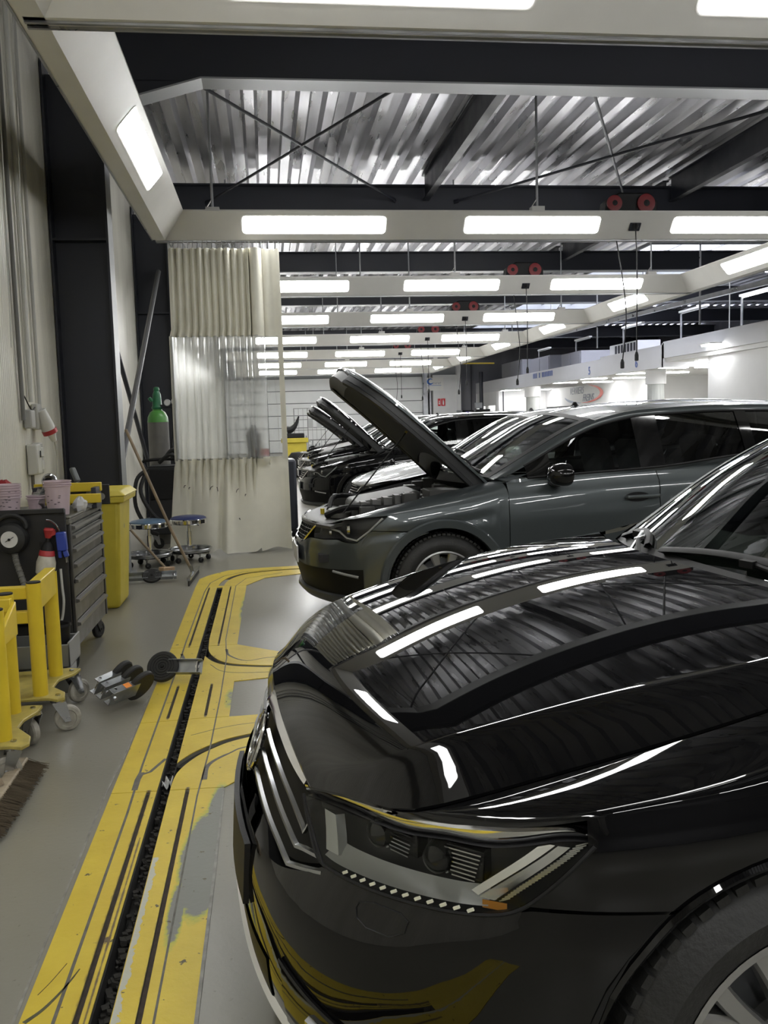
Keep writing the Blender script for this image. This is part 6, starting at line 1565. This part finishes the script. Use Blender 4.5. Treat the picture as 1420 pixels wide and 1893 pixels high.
for x in (-1.25, -.98):
    m_, w_ = MB(), MB(); caster(m_, w_, x, 10.1, .16, .06, .03, .4); o = m_.build('caster', GREYSTEEL, wm); w_.build('caster_wheel', RUBBER, o)
dc = thing('dark_trolley', 'narrow dark blue-black trolley just right of the curtain edge', 'trolley', (.1, 10.5, 0))
MB().box(-.20, .335, 10.38, 10.9, .12, .93).build('body', mat('trolley_dark', (.020, .024, .036), .45), dc, bevel=.03)
for x in (.28, -.12):
    m_, w_ = MB(), MB(); caster(m_, w_, x, 10.45, .13, .055, .03, .4); o = m_.build('caster', DARKSTEEL, dc); w_.build('caster_wheel', RUBBER, o)
sc_can = thing('spray_canister', 'white canister with red label standing on the dark trolley behind the clear plastic', 'canister', (-.02, 10.5, .93))
MB().lathe([(0, .93), (.05, .93), (.052, .94), (.052, 1.11), (.04, 1.14), (.02, 1.15), (.02, 1.18), (0, 1.18)], 24, (-.02, 10.5, 0)).build('can', PLATEM, sc_can)
MB().lathe([(.053, .98), (.053, 1.06)], 24, (-.02, 10.5, 0)).build('label_band', REDP, sc_can, label='red label band')
tag(MB().lathe([(0, .93), (.07, .93), (.075, 1.10), (.09, 1.22), (.05, 1.30), (.02, 1.34), (0, 1.34)], 20, (-.14, 10.7, 0)).build('oil_can', mat('can_dark', (.05, .05, .055), .4)), 'dark round can on the dark trolley behind the white canister', 'can')
# ------------------------------------------------------------------ far end: parts rack, cage trolley, signs
BARW = mat('cage_wire', (.30, .30, .30), .4, .6)
cg = thing('cage_trolley', 'tall wire mesh cage trolley in front of the white roller door', 'cage trolley', (1.2, 26, 0))
mb = MB()
mb.box(.82, 1.73, 25.99, 26.01, .10, .14)
for x in (.83, 1.22, 1.72): mb.cyl((x, 26, .1), (x, 26, 1.78), .014, n=6)
for z in (.25, .55, .85, 1.15, 1.45, 1.77): mb.cyl((.83, 26, z), (1.72, 26, z), .010, n=6)
for x in (.96, 1.09, 1.35, 1.47, 1.60): mb.cyl((x, 26, .25), (x, 26, 1.77), .005, n=5)
mb.build('wire_frame', BARW, cg, smooth=False)
for x in (1.30, 1.55): MB().box(x-.07, x+.07, 25.98, 25.99, 1.2, 1.48).build('sheet', mat('sheet_grey', (.40, .41, .42), .6), cg, smooth=False)
for x in (.85, 1.7): MB().cyl((x, 25.97, .06), (x, 26.03, .06), .06, n=16).build('wheel', RUBBER, cg)
bu = tag(MB().tube([(.58, 24.75, 1.16), (.72, 24.75, 1.20), (.84, 24.75, 1.33), (.92, 24.75, 1.54)], lambda t: .10*(1-t)+.02, 8, smooth=5).build('bumper_part', BLACKP), 'curved black car bumper part lying before the cage trolley', 'bumper part')
ybin = thing('yellow_crate', 'yellow container low down before the roller door', 'container', (.85, 25, 0))
MB().box(.45, 1.10, 24.6, 25.0, 0, .82).build('box', YELP, ybin, bevel=.02); MB().box(.42, 1.15, 24.55, 25.02, .82, .95).build('lid', YELP, ybin, bevel=.02)
tag(MB().box(.50, 1.05, 24.6, 24.95, .95, 1.08).build('scrap_box', BLACKP, bevel=.02), 'dark box of parts on the yellow container', 'box')
tb = thing('black_barrel', 'black round barrel on the floor beyond the curtain edge', 'barrel', (.80, 22.6, 0))
MB().lathe([(0, 0), (.20, .0), (.26, .08), (.28, .3), (.26, .52), (.18, .62), (0, .64)], 28, (.80, 22.6, 0)).build('drum', RUBBER, tb)
random.seed(14)
for k in range(9):
    x = 1.15+k*.12+random.uniform(-.03, .03); h = random.uniform(.5, 1.15)
    tag(MB().bar((x, 30.5, .0), (x+random.uniform(-.1, .1), 30.5, h), .05, .05).bar((x-.08, 30.5, h*.8), (x+.1, 30.5, h*.78), .03, .03).build('parts_stand', GREYSTEEL, smooth=False), 'thin metal parts stand in the row before the roller door', 'stand', 'parts stands before the roller door')
# signs on the white pier
sg1 = thing('wall_sign', 'small white company sign with a blue swirl on the far white pier', 'sign', (8.1, 41.59, 3.1))
BLUE = mat('sign_blue', (.03, .15, .55), .5)
MB().box(7.55, 8.35, 41.58, 41.6, 2.70, 3.3).build('board', WHITE, sg1, smooth=False)
P = [(7.72+.15*math.cos(a), 3.12+.15*math.sin(a)) for a in lin(.7, 2*PI-.5, 22)]+[(7.755+.095*math.cos(a), 3.13+.095*math.sin(a)) for a in lin(2*PI-.7, .9, 18)]
MB().prism(P, 41.565, 41.575, 'y').build('swirl', BLUE, sg1, smooth=False)
MX = lambda x, y, z, rz=0: Matrix.Translation((x, y, z)) @ Matrix.Rotation(rz, 4, 'Z') @ Matrix.Rotation(PI/2, 4, 'X')
sl_ = MB()
for k in range(5): sl_.box(7.86+k*.08, 7.875+k*.08, 41.565, 41.575, 2.98, 3.08).box(7.86+k*.08, 7.91+k*.08, 41.565, 41.575, 3.06-.03*(k % 2), 3.08-.03*(k % 2))
sl_.build('sign_strokes', mat('sign_grey', (.35, .37, .42), .5), sg1, smooth=False)
MB().box(7.58, 8.25, 41.568, 41.574, 2.93, 2.945).build('underline', BLUE, sg1, smooth=False)
sg2 = thing('fire_sign', 'red fire equipment sign with white symbols on the far white pier', 'sign', (8.1, 41.59, 2.2))
MB().box(8.07, 8.42, 41.57, 41.6, 1.98, 2.32).build('board', mat('sign_red', (.62, .03, .04), .5), sg2, smooth=False)
MB().box(8.20, 8.215, 41.56, 41.57, 1.98, 2.32).box(8.29, 8.36, 41.56, 41.57, 2.03, 2.20).box(8.30, 8.34, 41.56, 41.57, 2.21, 2.27).box(8.10, 8.17, 41.56, 41.57, 2.05, 2.12).prism([(8.10, 2.14), (8.17, 2.14), (8.135, 2.26)], 41.56, 41.57, 'y').build('symbol', WALLW, sg2, smooth=False)
# grey wall fittings beside it
for x, l in ((9.75, 'thin vertical conduit on the far grey wall, left one'), (11.3, 'thin vertical conduit on the far grey wall, right one')):
    tag(MB().cyl((x, 41.9, 1.5), (x, 41.9, 3.9), .03, n=6).build('wall_conduit', DARKSTEEL), l, 'pipe')
pl_ = thing('test_post', 'dark upright test post with control box by the far grey wall', 'post', (9.6, 39.3, 0))
MB().cyl((9.6, 39.3, 0), (9.6, 39.3, 3.4), .09, n=12).build('post', DARKSTEEL, pl_); MB().box(9.35, 9.95, 39.1, 39.4, 1.4, 1.75).build('control_box', BLACKP, pl_, bevel=.02); MB().box(9.3, 9.6, 39.1, 39.4, 1.8, 2.05).build('upper_box', GREYSTEEL, pl_, bevel=.02)
sc1 = thing('control_screen', 'small control screen with a purple display on the far grey wall', 'screen', (9.5, 41.5, 1.6))
MB().box(9.25, 9.75, 41.4, 42.0, 1.45, 1.75).build('case', BLACKP, sc1, bevel=.02); MB().box(9.36, 9.64, 41.38, 41.4, 1.55, 1.66).build('display', mat('display_purple', (.35, .28, .95), .5, emit=.5), sc1, smooth=False)
tag(MB().box(8.95, 9.2, 41.4, 41.6, 1.4, 1.75).build('control_box', GREYSTEEL, bevel=.02), 'pale control box left of the small screen', 'control box')

# ------------------------------------------------------------------ right-hand mezzanine with the glazed office below
FAS = mat('fascia_white', (.66, .66, .68), .5, noise=.05, nscale=1.5)
struct('wall_mezzanine', MB().box(10, 10.12, 21.7, 42, 2.50, 3.0).box(10, 10.12, 21.7, 26, 3.0, 3.06), FAS)
struct('wall_mezzanine_near', MB().box(10, 10.12, 12.0, 21.7, 2.72, 3.13).box(10, 18, 21.66, 21.78, 2.50, 3.1), FAS)
struct('ceiling_office', MB().box(10.05, 18, 12.0, 42, 2.62, 2.72), WALLW)
struct('wall_office', MB().box(15.5, 15.6, 12, 42, 0, 2.62).box(13.4, 15.5, 29.5, 29.6, 0, 2.62).box(13.4, 13.5, 29.6, 42, 1.80, 2.62).box(10, 18, 41.9, 42, 0, 2.62), WALLW)
struct('wall_office_dark', MB().box(13.44, 13.56, 29.6, 42, 0, 1.79), mat('dark_band', (.02, .02, .024), .4))
struct('wall_booth', MB().box(10.12, 18, 19.5, 19.6, 0, 2.70).box(10.12, 10.2, 16, 19.5, 0, .0001+2.70), WALLW)
# office ceiling lights
k = 0
names = ['nearest', 'second', 'third', 'fourth', 'fifth', 'sixth', 'seventh', 'eighth', 'ninth', 'tenth']
OFFL = mat('office_light', (1, 1, 1), .5, emit=13)
for y in (21.2, 24.0, 26.8, 30.0, 33.0, 40.6):
    for x in (11.2, 12.6):
        l = thing('office_light', 'long ceiling light under the mezzanine, %s one of the %s row' % (names[k//2], ['left', 'right'][k % 2]), 'ceiling light', (x, y, 2.6)); k += 1
        MB().box(x-.55, x+.55, y-.12, y+.12, 2.585, 2.615).build('diffuser', OFFL, l, smooth=False); MB().box(x-.58, x+.58, y-.14, y+.14, 2.605, 2.62).build('frame', WHITE, l, smooth=False)
# lamp and number signs on the fascia
l = thing('booth_light', 'bright light panel in front of the white booth wall at the right edge', 'ceiling light', (10.3, 19, 2.8))
MB().box(9.75, 10.85, 18.8, 19.2, 2.80, 2.84).build('diffuser', OFFL, l, smooth=False); MB().cyl((10.3, 19, 2.84), (10.3, 19, 4.98), .012, n=6).box(9.72, 10.88, 18.76, 19.24, 2.835, 2.86).build('frame', WHITE, l, smooth=False)
NB = mat('number_blue', (.10, .16, .42), .5)
MS = lambda x, y, z: Matrix.Translation((x, y, z)) @ Matrix.Rotation(-PI/2, 4, 'Z') @ Matrix.Rotation(PI/2, 4, 'X')
for s_, y, z, l in (('6', 23.33, 2.70, 'blue painted numeral on the white fascia, right above the round film-wrapped column'), ('5', 26.88, 2.70, 'blue painted numeral farther along the fascia, above the company sign')):
    o = text('fascia_number', s_, .34, NB, MS(9.992, y, z), None, .004, bold=.006); tag(o, l, 'number'); bpy.context.view_layer.update()
lb_ = MB(); random.seed(31)
for k in range(13):       # too small to read in the photo: upright strokes only, no words
    if k in (3, 5): continue
    y = 32.7-k*.18
    lb_.box(9.988, 9.999, y-.045, y-.015, 2.76, 2.94).box(9.988, 9.999, y+.015, y+.045, 2.76, 2.94).box(9.988, 9.999, y-.02, y+.02, 2.76+.07*(k % 3), 2.79+.07*(k % 3))
tag(lb_.build('lettering', NB, smooth=False), 'small unreadable blue lettering on the white fascia', 'lettering')
sv = thing('company_sign', 'large company sign with grey slanted letters and a red and blue swoosh under the mezzanine', 'sign', (13.39, 36.8, 2.2))
SGM = mat('sign_letters', (.18, .20, .26), .4)
text('sign_text', 'VERVIERS', .42, SGM, MS(13.39, 37.6, 2.40), sv, .004, .35); text('sign_text', 'FREINS', .42, SGM, MS(13.39, 36.2, 2.08), sv, .004, .35)
def swoosh(a0, a1, m, nm):
    P = []
    for a in lin(a0, a1, 24):
        w_ = .045*math.sin(PI*(a-a0)/(a1-a0))+.004; P.append(((2.25+w_*.0)*math.cos(a), .37*math.sin(a), w_))
    rows = [[(13.386, 36.9-x*(1+k*w_/.6), 2.25+z*(1+k*w_/.37)) for x, z, w_ in P] for k in (-1, 1)]
    MB().grid(rows).build(nm, m, sv, smooth=False)
swoosh(-1.6, 1.2, mat('swoosh_red', (.75, .10, .05), .4), 'red_swoosh'); swoosh(-2.9, -1.6, mat('swoosh_grey', (.35, .40, .5), .4), 'grey_swoosh')
# round columns wrapped in clear film
for x, y, l in ((10.35, 22.9, 'round pale column wrapped in film under the number 6'), (10.35, 34.0, 'round pale column wrapped in film at the left of the company sign')):
    c = thing('round_column', l, 'column', (x, y, 0)); r = .22 if y < 30 else .26
    MB().cyl((x, y, 0), (x, y, 2.15), r, n=32).build('shaft', mat('column_film', (.62, .64, .62), .15, noise=.25, nscale=5, stretch=(6, 6, .5)), c); MB().cyl((x, y, 2.12), (x, y, 2.52), r+.05, n=32).build('capital', WALLW, c)
# clutter on the mezzanine deck
for (x0_, x1_, y0_, y1_, z0_, z1_, m, l) in ((10.15, 10.8, 23.6, 25.6, 3.0, 3.35, WALLW, 'white slatted unit on the mezzanine edge'),):
    u = thing('slatted_unit', l, 'unit', (x0_, y0_, z0_)); MB().box(x0_, x1_, y0_, y1_, z0_, z1_).build('case', m, u, smooth=False)
    s_ = MB()
    for i in range(7): s_.box(x0_-.01, x0_, y0_+.15+i*.22, y0_+.27+i*.22, z0_+.04, z1_-.04)
    s_.build('dark_slots', DARKSTEEL, u, smooth=False)
GBX = mat('box_grey', (.30, .30, .32), .6)
for x, y, w_, h, l in ((11, 30, 1.0, .5, 'grey cupboard on the mezzanine, nearest one'), (11, 33.5, 1.2, .6, 'grey cupboard on the mezzanine, middle one'), (11, 37.5, 1.6, .7, 'grey cupboard on the mezzanine, farthest one')):
    u = thing('cupboard', l, 'cupboard', (x, y, 2.725)); MB().box(x-.5, x+.5, y-w_, y+w_, 2.725, 3.0+h).build('body', GBX, u, smooth=False); MB().box(x-.52, x-.5, y-w_+.1, y-.03, 2.8, 2.95+h).box(x-.52, x-.5, y+.03, y+w_-.1, 2.8, 2.95+h).build('door', GBX, u, smooth=False)
# long service pipe and fluorescent battens over the mezzanine
tr_ = tag(MB().bar((9.0, 13, 3.58), (9.0, 41.5, 4.12), .10, .09).build('cable_tray', GALV, smooth=False), 'long straight cable tray receding above the right-hand mezzanine', 'cable tray')
BAT = mat('batten_tube', (1, 1, 1), .5, emit=3.0)
for i, y in enumerate((19.3, 22.4, 26.3, 30.6, 35.0)):
    b_ = thing('batten_light', 'slim fluorescent batten hung above the mezzanine, %s from the viewer' % names[i], 'batten light', (11.2, y, 4.0))
    MB().box(11.1, 11.2, y-.75, y+.75, 4.0, 4.05).build('housing', WHITE, b_, smooth=False); MB().cyl((11.15, y-.72, 3.98), (11.15, y+.72, 3.98), .018, n=8).build('tube', BAT if i == 0 else PLATEM, b_)
    MB().cyl((11.15, y+.7, 2.72), (11.15, y+.7, 4.0), .03, n=8).build('support', GALV, b_)
for i, y in enumerate((14.5, 17.8, 20.6, 23.6, 27.5, 32.0, 38.0)):
    tag(MB().cyl((9.0, y, 3.15 if i in (1, 3) else 3.95), (9.0, y, 4.98), .022, n=8).build('tray_hanger', GALV), 'thin upright hanger of the cable tray, %s from the viewer' % names[i], 'hanger')
tag(MB().bar((7.5, 38.5, 3.75), (10.0, 38.5, 3.72), .06, .06).build('yellow_beam', YEL, smooth=False), 'thin yellow beam high up at the far end', 'beam')
# glass booth at the far end of the mezzanine
gb_ = thing('glass_booth', 'small white booth with glazed front at the far end below the mezzanine', 'booth', (10.5, 40.5, 0))
MB().box(10.0, 10.1, 38.2, 41.8, 1.9, 2.5).box(10.0, 10.1, 38.2, 38.4, 0, 1.9).box(10, 10.1, 40, 40.15, 0, 1.9).build('frame', WALLW, gb_, smooth=False)
